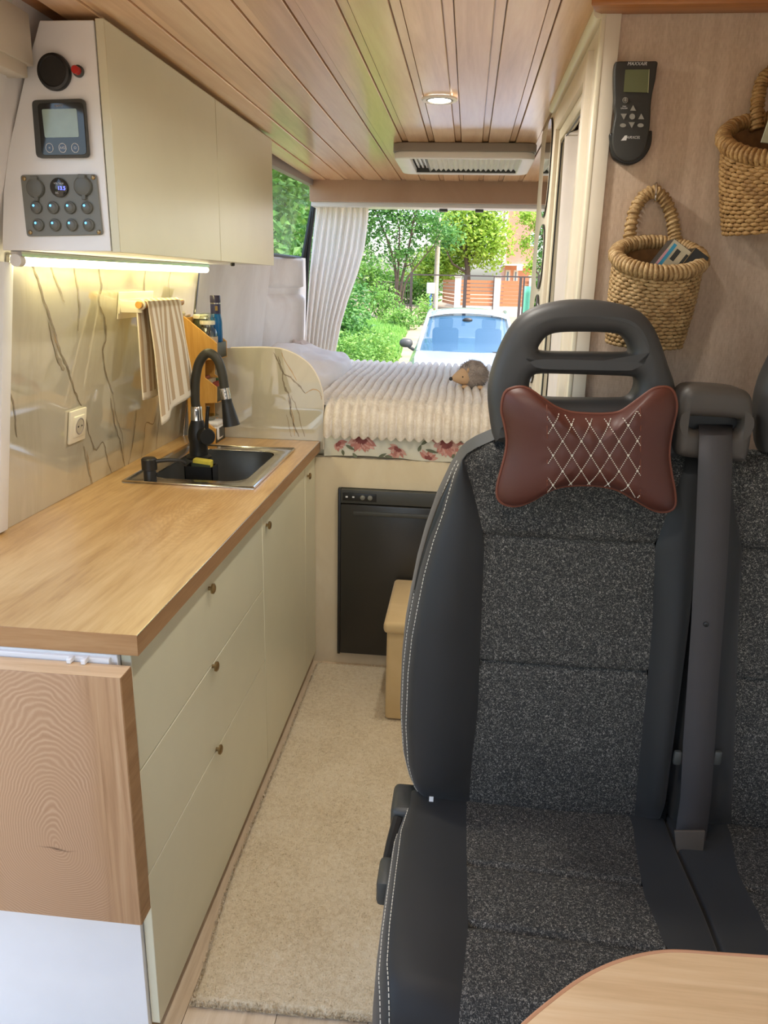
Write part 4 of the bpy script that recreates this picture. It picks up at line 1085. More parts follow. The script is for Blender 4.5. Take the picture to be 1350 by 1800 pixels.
tag(ct, 'pale striped curtain gathered at the side of the rear opening', 'curtain')

# toy hedgehog
HC = Vector((.035, 3.16, 1.116))
hg = thing('toy_hedgehog', 'grey plush toy hedgehog sitting on the ribbed blanket', 'plush toy', (HC.x, HC.y, 1.06))
def hb_f(u, v):
    a = 2*PI*u; ph = PI*v
    p = Vector((.058*math.sin(ph)*math.cos(a), .048*math.sin(ph)*math.sin(a), -.056*math.cos(ph)))
    return HC+p*(1+.06*noise.noise(p*40))
m = MB(); m.grid(hb_f, 40, 24, cu=True); hbod = m.build('body', M['hedge_fur'], hg)
m = MB(); rr = random.Random(5)
for k in range(2600):
    d = Vector((rr.gauss(0,1), rr.gauss(0,1), rr.gauss(0,1))).normalized()
    if d.x < -.62 and d.z < .3: continue
    b = HC+Vector((d.x*.056, d.y*.047, d.z*.054)); tdir = (d+Vector((.5,0,-.25))+Vector((rr.uniform(-.3,.3),)*3)).normalized()
    s_ = d.cross(tdir).normalized()*.0016 if d.cross(tdir).length > .05 else Vector((.0016,0,0))
    L = rr.uniform(.007,.013)
    m.bm.faces.new([m.bm.verts.new(q) for q in (b-s_, b+s_, b+tdir*L)])
o = m.build('fur', M['hedge_fur'], hg, smooth=False, recalc=False); o['kind'] = 'stuff'
hd = (Vector((-.92,-.36,-.16))).normalized()
h0 = HC+Vector((-.026,-.012,-.006))
m = MB(); m.lathe([(.030,-.004),(.036,.004),(.034,.018),(.026,.036),(.016,.052),(.008,.062),(.004,.065)], h0, hd, 24); face = m.build('face', M['hedge_face'], hg)
MB().ball(h0+hd*.068, .0078).build('nose', M['black'], face)
sdv = hd.cross(Vector((0,0,1))).normalized()
for sg in (-1, 1):
    MB().ball(h0+hd*.028-sdv*(-sg)*.0275+Vector((0,0,.004)), .0034).build('eye', M['black'], face)
    MB().ball(h0+hd*.006+sdv*sg*.027+Vector((0,0,.026)), .0105, (.55,1,1)).build('ear', M['hedge_face'], face)
for dx, dy in ((-.03,-.035), (.03,-.038), (-.03,.03), (.03,.03)):
    MB().ball(HC+Vector((dx,dy,-.048)), .012, (1.3,1,.7)).build('foot', M['hedge_face'], hg)

# ================================================================== rug and storage box on the floor
r0, r1 = P(340,1757,Z=.018), P(655,1785,Z=.018)
def rug_fn(u, v):
    x = lerp(lerp(-.502, -.525, smoothstep(0,.25,v)), .12, u); y = lerp(1.203+.016*u, 2.715, v)
    jag = .0045*noise.noise(Vector((x*70, y*70, 2)))
    if u in (0., 1.): x += jag
    if v in (0., 1.): y += jag
    z = .0155+.002*noise.noise(Vector((x*60, y*60, 0)))
    if u in (0., 1.) or v in (0., 1.): z = .002
    return Vector((x, y, z))
rg = thing('carpet_runner', 'beige pile carpet runner along the kitchen aisle', 'rug', (-.2, 1.95, 0))
m = MB(); m.grid(rug_fn, 90, 200); m.build('carpet_base', M['carpet'], rg, recalc=False, angle=180)
V, Fc = [], []; rr = random.Random(11)
for k in range(42000):
    u = rr.random(); v = rr.random()**1.25
    if k < 5000: u, v = (rr.choice((0.,0.,1.)), v) if k % 2 else (u, rr.choice((0.,0.,1.)))
    x = lerp(lerp(-.502, -.525, smoothstep(0,.25,v)), .12, u)+rr.uniform(-.003,.003); y = lerp(1.203+.016*u, 2.715, v)+rr.uniform(-.003,.003)
    a = rr.uniform(0, 2*PI); w_ = .0016; l_ = rr.uniform(.003,.008)
    dx, dy = math.cos(a)*w_, math.sin(a)*w_
    z0 = .012 if 0. < u < 1. and 0. < v < 1. else .004
    n0 = len(V); V += [(x-dx,y-dy,z0),(x+dx,y+dy,z0),(x-dy*2+rr.uniform(-.004,.004),y+dx*2+rr.uniform(-.004,.004),z0+l_)]; Fc.append((n0,n0+1,n0+2))
o = mesh_from('carpet_pile', V, Fc, M['carpet'], rg); o['kind'] = 'stuff'
ot = thing('storage_box', 'tan velvet storage box with padded lid in front of the fridge', 'storage box', (-.04, 2.5, .017))
MB().box(-.214, .115, 2.330, 2.700, .019, .362, .012, 3).build('box_body', M['ottoman'], ot)
MB().box(-.224, .125, 2.312, 2.710, .350, .392, .014, 3).build('box_lid', M['ottoman'], ot)

# ================================================================== bench seat
def tabz(pts, Y):
    """pixel polyline -> sorted table z -> X on the plane Y"""
    q = [P(x, y, Y=Y) for x, y in pts]; return sorted([(p.z, p.x) for p in q])
ZB, ZT = .475, P(900, 783, Y=1.30).z
outL = tabz([(726,1404),(712,1375),(701,1330),(697,1270),(700,1180),(706,1120),(715,1070),(727,1010),(742,955),(765,890),(790,838),(812,805),(840,790),(870,783)], 1.30)
panL = tabz([(824,1440),(826,1380),(830,1330),(840,1250),(846,1100),(852,965),(849,940),(832,870),(815,812)], 1.29)
panR = tabz([(1113,1450),(1125,1330),(1140,1200),(1150,1100),(1157,965),(1165,945),(1195,870),(1215,815)], 1.29)
def y_base(z): return lerp(1.285, 1.318, (z-.47)/.73)
seamz = [P(1000,955,Y=1.29).z, P(1000,1180,Y=1.29).z]
def seat_back(parent, fL, fPL, fPR, fR, stitch_left):
    def topfix(v):
        z = lerp(ZB, ZT, v); return z
    def back_y(z, v):
        y = y_base(z); 
        if v > .93: y += .035*(1-math.sqrt(max(0, 1-((v-.93)/.07)**2)))
        if v < .05: y += .02*(1-v/.05)**2
        return y
    def bolster(side):
        def fn(u, v):
            z = topfix(v); a, b = (fL(z), fPL(z)) if side < 0 else (fR(z), fPR(z))
            # u: 0 outer edge -> 1 panel edge ; first quarter wraps round the side
            y = back_y(z, v); wdt = smoothstep(.0, .12, v)*(1-.75*smoothstep(.55, .95, v))
            if u < .3:
                t = u/.3; ang = (1-t)*PI/2
                ex = min(.035, abs(b-a)*.45) if side < 0 and stitch_left else min(.012, abs(b-a)*.3)
                x = a+(ex*(1-math.sin(ang)))*(1 if b > a else -1); yy = y+.085*(1-math.cos(ang)) if False else y+.10*(1-t)**1.6
            else:
                t = (u-.3)/.7; ex = min(.035, abs(b-a)*.45) if side < 0 and stitch_left else min(.012, abs(b-a)*.3)
                x = lerp(a+ex*(1 if b > a else -1), b, t); yy = y
            bulge = math.sin(PI*min(1, max(0, (u-.05)/.95)))**.8
            return Vector((x, yy-.034*bulge*wdt, z))
        return fn
    def panel(u, v):
        z = topfix(v); x = lerp(fPL(z), fPR(z), u); y = back_y(z, v)
        for s_ in seamz: y += .012*math.exp(-((z-s_)/.0045)**2)
        y -= .010*math.sin(PI*u)*0+.004*math.sin(PI*u)
        return Vector((x, y, z))
    m = MB(); m.grid(bolster(-1), 26, 70); bl_ = m.build('side_bolster', M['seat_black'], parent, angle=60)
    m = MB(); m.grid(panel, 30, 110); pn = m.build('back_panel', M['speckle'], parent, angle=60, recalc=False)
    m = MB(); m.grid(bolster(1), 26, 70); br_ = m.build('side_bolster', M['seat_black'], parent, angle=60)
    # closed shell behind the upholstery
    vs = [lerp(0, .985, k/30) for k in range(31)]
    ol = [Vector((fL(topfix(v))+.006, 1.33, topfix(v))) for v in vs]+[Vector((fR(topfix(v))-.006, 1.33, topfix(v))) for v in vs[::-1]]
    m = MB(); m.prism(ol, (0,.085,0), .004, 1); m.build('back_shell', M['black'], parent, angle=50)
    if stitch_left:
        f = bolster(-1)
        for uu in (.13, .21):
            m = MB(); L = 0; prev = f(uu, .02); pts = [f(uu, .02+.93*k/900) for k in range(901)]
            seg = [pts[0]]; acc = 0
            for a, b in zip(pts, pts[1:]):
                acc += (b-a).length
                if acc % .0075 < .0050: seg.append(b)
                else:
                    if len(seg) > 1: m.tube([q+Vector((0,-.0012,0)) for q in (seg[0], seg[-1])], .0008, 5)
                    seg = [b]
            m.build('stitching', M['stitch'], bl_)
    return pn
XM = .424
seat1 = thing('bench_seat', 'dark bench seat with speckled grey panels beside the aisle', 'seat', (.18, 1.1, 0), 'bench seats behind the table')
fL = lambda z: interp(outL, z); fPL = lambda z: max(interp(panL, z), fL(z)+.0015); fPR = lambda z: min(interp(panR, z), XM-.02); fR = lambda z: XM-.001
seat_back(seat1, fL, fPL, fPR, fR, True)
seat2 = thing('bench_seat', 'dark bench seat with speckled grey panels against the side wall', 'seat', (.63, 1.1, 0), 'bench seats behind the table')
pan2 = tabz([(1283,1460),(1293,1300),(1303,1100),(1312,975),(1300,900),(1290,830)], 1.29)
gPL = lambda z: interp(pan2, z)
seat_back(seat2, lambda z: XM+.001, gPL, lambda z: .76, lambda z: .845-.05*smoothstep(.95, 1.2, z), False)

# seat cushions
def cushion(parent, xl, xpl, xpr, xr, stitch, y0=1.30, y1=.80):
    """xl.. are functions of Y"""
    def zt(y, u):
        z = .50+.020*smoothstep(1.25, 1.0, y)
        if y < .86: z -= .10*(1-math.sqrt(max(0, 1-((.86-y)/.0601)**2)))
        return z
    def ys(v): return lerp(y0, y1, v)
    def panel(u, v):
        y = ys(v); x = lerp(xpl(y), xpr(y), u); z = zt(y, u)
        for s_ in cseam: z -= .010*math.exp(-((y-s_-.012*(.5-u))/.0045)**2)
        return Vector((x, y, z))
    def side(sg):
        def fn(u, v):
            y = ys(v); a, b = (xl(y), xpl(y)) if sg < 0 else (xr(y), xpr(y)); z = zt(y, u); d = 1 if b > a else -1
            if u < .4:
                t = u/.4; inn = abs(a-XM) < .005; x = a+d*(.006 if inn else .030)*(t**2.2); zz = z-(.03 if inn else .11)*(1-t)**(3 if inn else 1.7)
            else:
                t = (u-.4)/.6; x = lerp(a+d*(.006 if abs(a-XM) < .005 else .030), b, t); zz = z
            return Vector((x, y, zz+(.004 if abs(a-XM) < .005 else .012)*math.sin(PI*max(0,(u-.2)/.8))))
        return fn
    m = MB(); m.grid(panel, 30, 90); m.build('seat_panel', M['speckle'], parent, angle=60, recalc=False)
    m = MB(); m.grid(side(-1), 26, 60); sl = m.build('seat_bolster', M['seat_black'], parent, angle=60)
    m = MB(); m.grid(side(1), 26, 60); m.build('seat_bolster', M['seat_black'], parent, angle=60)
    m = MB(); m.box(xl(1.0)+.03, xr(1.0)-.012, y1+.03, 1.40, .34, .455, .01); m.build('seat_shell', M['black'], parent)
    if stitch:
        f = side(-1)
        for uu in (.22, .33):
            m = MB(); pts = [f(uu, .05+.93*k/700) for k in range(701)]; seg = [pts[0]]; acc = 0
            for a, b in zip(pts, pts[1:]):
                acc += (b-a).length
                if acc % .0075 < .0050: seg.append(b)
                else:
                    if len(seg) > 1: m.tube([q+Vector((0,0,.0012)) for q in (seg[0], seg[-1])], .0008, 5)
                    seg = [b]
            m.build('stitching', M['stitch'], sl)
def taby(pts, Z):
    q = [P(x, y, Z=Z) for x, y in pts]; t = sorted([(p.y, p.x) for p in q]); return lambda y: interp(t, y)
cseam = [P(930,1532,Z=.51).y, P(930,1645,Z=.515).y]
cl_ = taby([(700,1425),(686,1470),(674,1560),(662,1650),(656,1720),(660,1800)], .49)
cpl = taby([(820,1425),(820,1525),(822,1640),(806,1800)], .505)
cpr = taby([(1113,1450),(1122,1520),(1130,1580),(1160,1660),(1195,1730)], .505)
cushion(seat1, cl_, cpl, cpr, lambda y: XM-.001, True)
cushion(seat2, lambda y: XM+.001, taby([(1285,1460),(1298,1540),(1345,1650)], .505), lambda y: .80, lambda y: .845, False)
for t, x0, x1 in ((seat1, .14, .40), (seat2, .46, .80)):
    MB().box(x0, x1, .90, 1.38, .0, .345, .006).build('seat_pedestal', M['black'], t)
MB().box(.385, .4245, 1.285, 1.39, .30, .54, .004).build('dark_gap_filler', M['black'], seat1)  # added black block filling the gap between the seats, in place of shade
# recliner cover, lever and paper tag at the left hinge of the first seat
a = P(715,1425,Y=1.27)
MB().box(a.x-.030, a.x+.022, 1.24, 1.33, a.z-.045, a.z+.022, .012, 3).build('hinge_cover', M['dark_grey'], seat1)
m = MB(); m.tube([P(700,1440,Y=1.24), P(688,1480,Y=1.20), P(680,1510,Y=1.17)], [.012,.010,.008], 8); m.build('recliner_lever', M['black'], seat1)
m = MB(); c = P(671,1540,Y=1.13); m.box(c.x-.006, c.x+.02, 1.09, 1.16, c.z-.03, c.z+.02, .008); m.build('lever_tab', M['dark_grey'], seat1)
c = P(758,1405,Y=1.243); MB().box(c.x-.004, c.x+.004, 1.2425, 1.2435, c.z-.005, c.z+.006).build('paper_tag', M['white'], seat1)

# head restraints (frames with two openings)
HY = 1.335
ho = [(890,775),(868,768),(860,730),(857,690),(862,655),(872,625),(888,590),(905,565),(928,546),(960,534),(1000,527),(1045,527),(1090,534),(1120,545),(1142,565),(1158,597),(1172,640),(1183,675),(1187,720),(1190,770),(1180,800),(1030,800)]
h1 = [(946,614),(952,600),(964,589),(985,584),(1030,583),(1075,585),(1092,590),(1102,602),(1106,617),(1095,620),(1030,619),(965,618)]
h2 = [(931,668),(936,660),(950,656),(1010,657),(1070,659),(1108,661),(1116,668),(1114,684),(1104,697),(1085,700),(1020,700),(955,698),(938,692),(930,682)]
def pz(pts, n=3):
    q = [P(x, y, Y=HY) for x, y in pts]; return [(v.x, v.z) for v in catmull([Vector((p.x, p.z, 0)) for p in q], n, True) for v in [Vector((v.x, 0, v.y))]]
def inset(poly, d):
    n = len(poly); out = []
    A = sum(poly[i][0]*poly[(i+1)%n][1]-poly[(i+1)%n][0]*poly[i][1] for i in range(n))
    s_ = 1 if A > 0 else -1
    for i in range(n):
        p0 = Vector(poly[i-1]); p1 = Vector(poly[i]); p2 = Vector(poly[(i+1)%n]); t = (p2-p0).normalized()
        nn = Vector((-t.y, t.x))*s_; out.append((p1.x+nn.x*d, p1.y+nn.y*d))
    return out
def solid_frame(name, outer, holes, yc, depth, bev, mat, parent, dx=0.0, tilt=0.0, steps=5):
    """solid with holes: filled front/back faces plus rounded edge loops"""
    bm = bmesh.new()
    def loop(poly, y): return [bm.verts.new((x+dx, y+(z-1.25)*tilt, z)) for x, z in poly]
    fronts, backs = [], []
    for poly, hole in [(outer, False)]+[(h, True) for h in holes]:
        rings = []
        for k in range(steps+1):
            a = PI/2*k/steps; ins = bev*(1-math.sin(a)); y = yc-depth/2+bev*(1-math.cos(a)) if False else None
            rings.append((bev*(1-math.sin(a)), yc-depth/2+bev*(1-math.cos(PI/2-a)) if False else yc-depth/2+bev-bev*math.cos(a)))
        seq = rings+[(i, 2*yc-y) for i, y in rings[::-1]]
        L = [loop(inset(poly, -i if hole else i), y) for i, y in seq]
        n = len(poly)
        for A, B in zip(L, L[1:]):
            for i in range(n): bm.faces.new((A[i], A[(i+1)%n], B[(i+1)%n], B[i]))
        fronts.append(L[0]); backs.append(L[-1])
    for group in (fronts, backs):
        es = []
        for L in group:
            for i in range(len(L)):
                e = bm.edges.get((L[i], L[(i+1)%len(L)])); es.append(e)
        bmesh.ops.triangle_fill(bm, use_beauty=True, use_dissolve=False, edges=es)
    bmesh.ops.recalc_face_normals(bm, faces=bm.faces[:])
    me = bpy.data.meshes.new(name); bm.to_mesh(me); bm.free(); finish(me, True, 45)
    return link_mesh(name, me, mat, parent)
O_, H1_, H2_ = pz(ho), pz(h1), pz(h2)
for t, dx in ((seat1, 0), (seat2, .443)):
    o = solid_frame('head_restraint', O_, [H1_, H2_], HY, .075, .026, M['headrest'], t, dx, .06)
    for k in (.13, .25): MB().cyl((k+dx, HY+.005, ZT-.03), (k+dx, HY+.005, ZT+.02), .008, n=10).build('restraint_post', M['black'], t)

# neck pillow in brown leatherette
CR = .37778
po = [(125,505),(165,481),(210,478),(250,495),(300,530),(360,570),(430,595),(520,603),(600,603),(660,593),(710,562),(760,525),(810,490),(850,478),(890,482),(915,510),(925,570),(911,640),(895,720),(890,800),(900,880),(915,960),(917,1025),(892,1053),(840,1056),(790,1036),(730,1000),(660,960),(600,942),(520,933),(430,935),(370,945),(320,965),(260,1000),(210,1023),(165,1031),(115,1018),(90,985),(92,930),(110,860),(128,790),(135,720),(122,640),(110,580)]
po = [(v.x, v.y) for v in catmull([Vector((x, y, 0)) for x, y in po], 3, True)]
pc = (510, 765); PY = 1.262
def rad(theta):
    best = None
    d = (math.cos(theta), math.sin(theta))
    n = len(po); far = 0
    for i in range(n):
        ax, ay = po[i][0]-pc[0], po[i][1]-pc[1]; bx, by = po[(i+1)%n][0]-pc[0], po[(i+1)%n][1]-pc[1]
        ex, ey = bx-ax, by-ay; den = d[0]*ey-d[1]*ex
        if abs(den) < 1e-9: continue
        t = (ax*ey-ay*ex)/den; s_ = (ax*d[1]-ay*d[0])/den
        if t > 0 and -1e-6 <= s_ <= 1+1e-6: far = max(far, t)
    return far
def pil(x, y, lift=0.0):
    """pillow surface point over the crop pixel (x, y)"""
    dx, dy = x-pc[0], y-pc[1]; r = math.hypot(dx, dy)/max(1, rad(math.atan2(dy, dx))) if (dx or dy) else 0
    r = min(1, r)
    h = .036*(1-r**3)**.62
    if 315 < x < 735:
        a = (x-340)/85.+(y-640)/136.; b = (x-340)/85.-(y-640)/136.
        h += .0035*abs(math.sin(PI*a)*math.sin(PI*b))*(1-r**4)
    for xs in (314, 738): h -= .003*math.exp(-((x-xs)/5)**2)*(1-r)
    p = P(840+x*CR, 500+y*CR, Y=PY); p.y = PY-h-lift; return p
np_ = thing('neck_pillow', 'brown leatherette bone-shaped neck pillow with white diamond stitching', 'pillow', (.18, 1.26, 1.16))
m = MB(); n = len(po); R = 22; rings = []
for j in range(R+1):
    r = 1-j/R if j < R else 0
    if j == R: rings.append([m.bm.verts.new(pil(*pc))]); break
    rings.append([m.bm.verts.new(pil(pc[0]+(x-pc[0])*r, pc[1]+(y-pc[1])*r)) for x, y in po])
for a, b in zip(rings, rings[1:]):
    if len(b) == 1:
        for i in range(n): m.bm.faces.new((a[i], a[(i+1)%n], b[0]))
    else:
        for i in range(n): m.bm.faces.new((a[i], a[(i+1)%n], b[(i+1)%n], b[i]))
bk_ = []
for r, d in ((.8,.014),(.4,.020)):
    bk_.append([m.bm.verts.new((lambda p: Vector((p.x, PY+d, p.z)))(P(840+(pc[0]+(x-pc[0])*r)*CR, 500+(pc[1]+(y-pc[1])*r)*CR, Y=PY))) for x, y in po])
prev = rings[0]
for b in bk_:
    for i in range(n): m.bm.faces.new((prev[(i+1)%n], prev[i], b[i], b[(i+1)%n]))
    prev = b
m.bm.faces.new(prev)
m.build('pillow_cover', M['brown_leather'], np_, angle=70)
m = MB(); m.tube([P(840+x*CR, 500+y*CR, Y=PY) for x, y in po], .0026, 8, closed=True); m.build('piping', M['brown_piping'], np_)
def inside(x, y):
    top = interp([(315,545),(360,572),(430,597),(520,605),(600,605),(660,597),(735,552)], x); bot = interp([(315,962),(370,943),(430,933),(520,931),(600,940),(660,957),(735,990)], x)
    return 315 <= x <= 738 and top+12 < y < bot-8
m = MB()
for fam in (1, -1):
    for k in range(-14, 15):
        seg = []
        for j in range(0, 240):
            y = 560+j*2.0; x = 340+85*k*1.0+fam*(y-640)*85/136.
            ok = inside(x, y)
            if ok and (j % 4) < 3: seg.append(pil(x, y, .0010))
            else:
                if len(seg) > 1: m.tube(seg, .0008, 5)
                seg = []
m.build('diamond_stitching', M['stitch'], np_)
m = MB()
for r0_ in range(0, 6):
    for k in range(7):
        x = 340+85*k+(42.5 if r0_ % 2 else 0)-0; y = 640+68*r0_
        if inside(x, y): m.ball(pil(x, y, .001), .0017, u=8, v=6)
m.build('stitch_knots', M['stitch'], np_)
for xs in (314, 738):
    m = MB(); y0 = 560 if xs < 500 else 560; pts = []
    for j in range(60):
        y = lerp(545, 985, j/59)
        if (xs < 500 and 552 < y < 962) or (xs > 500 and 556 < y < 985): pts.append(pil(xs+8*math.sin((y-545)/440*PI)*(-1 if xs < 500 else 1)*.0, y, .0004))
    m.tube(pts, .0011, 6); m.build('panel_seam', M['brown_piping'], np_)

# seat belt housing, strap and guides
BY = 1.30
bh = thing('belt_housing', 'dark plastic seat belt housing between the two seats', 'belt housing', (.41, 1.3, 1.2))
oo = [(1192,800),(1190,770),(1193,735),(1198,700),(1206,686),(1222,679),(1262,680),(1300,684),(1318,691),(1326,706),(1327,740),(1322,780),(1316,806),(1305,814),(1262,812),(1225,808)]
hh = [(1214,736),(1220,733),(1262,735),(1298,738),(1306,742),(1305,752),(1298,760),(1280,762),(1240,760),(1220,757),(1213,748)]
def pzz(pts, Y, n=3): return [(v.x, v.y) for v in catmull([Vector((p.x, p.z, 0)) for p in [P(x, y, Y=Y) for x, y in pts]], n, True)]
solid_frame('housing_shell', pzz(oo, 1.27), [pzz(hh, 1.27)], 1.305, .075, .016, plain('taupe_plastic', srgb(74,68,62), .5), bh)
c0, c1 = P(1213,732,Y=1.3), P(1306,763,Y=1.3); MB().box(c0.x-.004, c1.x+.004, 1.30, 1.336, c1.z-.004, c0.z+.004).build('housing_slot', M['black'], bh)
sb2 = thing('seat_belt', 'charcoal seat belt strap running down between the seats', 'seat belt', (.4, 1.24, .5))
strap = [(748,1228,1288,1.295),(766,1229,1287,1.262),(820,1227,1287,1.252),(900,1224,1283,1.246),(1000,1220,1278,1.243),(1097,1215,1271,1.243),(1200,1208,1263,1.243),(1300,1201,1257,1.243),(1400,1196,1250,1.243),(1450,1189,1244,1.238),(1500,1186,1238,1.225)]
m = MB(); vs = []
for y, xl, xr, Y in strap: vs.append([m.bm.verts.new(P(x, y, Y=Y)) for x in (xl, (xl+xr)/2, xr)])
for a, b in zip(vs, vs[1:]):
    for i in range(2): m.bm.faces.new((a[i], a[i+1], b[i+1], b[i]))
o = m.build('strap', M['belt'], sb2, recalc=False); s_ = o.modifiers.new('t', 'SOLIDIFY'); s_.thickness = .0022; s_.offset = 0
tg = [P(x, y, Y=1.20) for x, y in ((1186,1462),(1240,1462),(1236,1500),(1222,1535),(1206,1540),(1190,1505))]
m = MB(); m.prism(tg, (0,.006,0), .0015); m.build('belt_tongue', plain('grey_tongue', srgb(92,84,76), .5), sb2)
c = P(1241,1097,Y=1.241); MB().lathe([(.0045,0),(.0045,.002),(.003,.003)], c, (0,-1,0), 14).build('strap_stud', M['black'], sb2)
for x in (1191, 1261):
    c = P(x, 1332, Y=1.247); MB().box(c.x-.007, c.x+.007, 1.243, 1.253, c.z-.014, c.z+.014, .004).build('belt_guide', M['dark_grey'], sb2)

# ================================================================== round-cornered table
TZ = .72
tp = [P(x, y, Z=TZ) for x, y in ((915,1805),(945,1778),(1000,1735),(1040,1710),(1080,1692),(1120,1680),(1160,1673),(1200,1672),(1260,1676),(1350,1682))]
arc = catmull(tp, 5); out = arc+[Vector((.66, arc[-1].y, TZ)), Vector((.66, .30, TZ)), Vector((arc[0].x-.006, .30, TZ)), Vector((arc[0].x-.012, .5, TZ))]
tb = thing('dining_table', 'pale oak table with rounded corner and tan edge band', 'table', (.4, .6, 0))
m = MB(); m.prism(out, (0,0,-.026), .001, 1); m.build('table_top', M['table_oak'], tb, angle=30)
m = MB(); m.tube([p+Vector((0,0,-.0015)) for p in [out[-2], out[-1]]+arc+[out[len(arc)]]], .0028, 8); m.build('edge_band', plain('tan_edge_band', srgb(196,146,112), .45), tb)
MB().cyl((.42,.55,.012), (.42,.55,TZ-.0265), .03, n=24).build('table_leg', M['chrome'], tb); MB().lathe([(.09,0),(.09,.008),(.032,.014)], (.42,.55,0)).build('foot_plate', M['chrome'], tb)

# ================================================================== remote, hook and baskets on the front wall
RY = 1.549
rmx = lambda cx_, cy_, Y: P(1060+cx_*.11662, 90+cy_*.11667, Y=Y)
ro = [(215,152),(400,146),(700,146),(822,152),(818,250),(795,420),(762,560),(737,700),(724,850),(720,1000),(722,1200),(705,1400),(650,1540),(560,1650),(440,1715),(330,1730),(200,1680),(110,1580),(68,1450),(70,1300),(98,1120),(142,950),(166,820),(172,700),(166,500),(168,300),(182,195)]
rm = thing('fan_remote', 'black handheld fan remote with small display in a wall holder', 'remote control', rmx(450,900,RY))
body = catmull([rmx(x, y, RY-.022) for x, y in ro[:9]+[(718,1000),(700,1200),(660,1420),(590,1560),(470,1650),(340,1660),(220,1590),(150,1450),(140,1300),(160,1120),(190,950)]+ro[22:]], 3, True)
MB().prism([Vector((p.x, RY-.003, p.z)) for p in body], (0,-.019,0), .003, 3).build('remote_body', plain('remote_black', srgb(52,52,50), .45, var=.05), rm, angle=50)
hold = catmull([rmx(x, y, RY) for x, y in [(716,1215)]+ro[11:18]+[(74,1255)]], 4)
MB().prism([Vector((p.x, RY-.0005, p.z)) for p in hold], (0,-.016,0), .003, 2).build('remote_holder', M['black'], rm, angle=50)
FY = RY-.0226
MB().prism([rmx(x, y, FY) for x, y in ((335,280),(690,275),(672,625),(308,615))], (0,-.0006,0)).build('remote_screen', M['lcd_dark'], rm, smooth=False)
MB().prism([rmx(x, y, FY) for x, y in ((690,275),(700,275),(682,628),(672,625))], (0,-.001,0)).build('screen_edge', plain('pale_olive', srgb(160,160,120), .3), rm, smooth=False)
def flat_w(cx_, cy_): 
    o = rmx(cx_, cy_, FY-.0006); return lambda x, y: o+Vector((x, 0, y))
text_mesh('lettering', 'MAXXAIR', flat_w(515,190), .0075, M['print'], rm, .2)
text_mesh('lettering', 'AIRXCEL', flat_w(455,1300), .0060, M['print'], rm, .3)
MB().prism([rmx(x, y, FY) for x, y in ((268,1348),(330,1270),(365,1270),(350,1345))], (0,-.0003,0)).build('logo_mark', M['print'], rm, smooth=False)
for s, x, y in (('FAN', 322, 832), ('ON/OFF', 318, 862)): text_mesh('lettering', s, flat_w(x, y), .0032, M['print'], rm)
gm = plain('grey_key', srgb(150,148,140), .45)
def key(pts): MB().prism([rmx(x, y, FY) for x, y in pts], (0,-.0008,0)).build('key', gm, rm, smooth=False)
def tri(cx_, cy_, up): key([(cx_-44,cy_+40),(cx_+44,cy_+40),(cx_,cy_-46)] if up else [(cx_-46,cy_-42),(cx_+46,cy_-42),(cx_,cy_+46)])
tri(452,858,True); tri(575,985,True); tri(312,985,False); tri(432,1112,False)
for x, y, rx, ry in ((334,738,42,44),(440,985,42,44),(300,1118,46,30),(565,1118,46,30)):
    key([(x+rx*math.cos(a), y+ry*math.sin(a)) for a in [2*PI*k/20 for k in range(20)]])
c = rmx(334,738,FY-.001); m = MB(); m.tube([c+Vector((.003*math.cos(a),0,.003*math.sin(a))) for a in [PI*.65+2*PI*.85*k/16 for k in range(17)]], .0005, 5); m.build('power_symbol', M['black'], rm)
for s, x, y in (('\u2013',312,975),('+',575,992),('\u2191',452,868),('\u2193',432,1100)): text_mesh('key_symbol', s, flat_w(x, y), .0055, M['white'], rm)

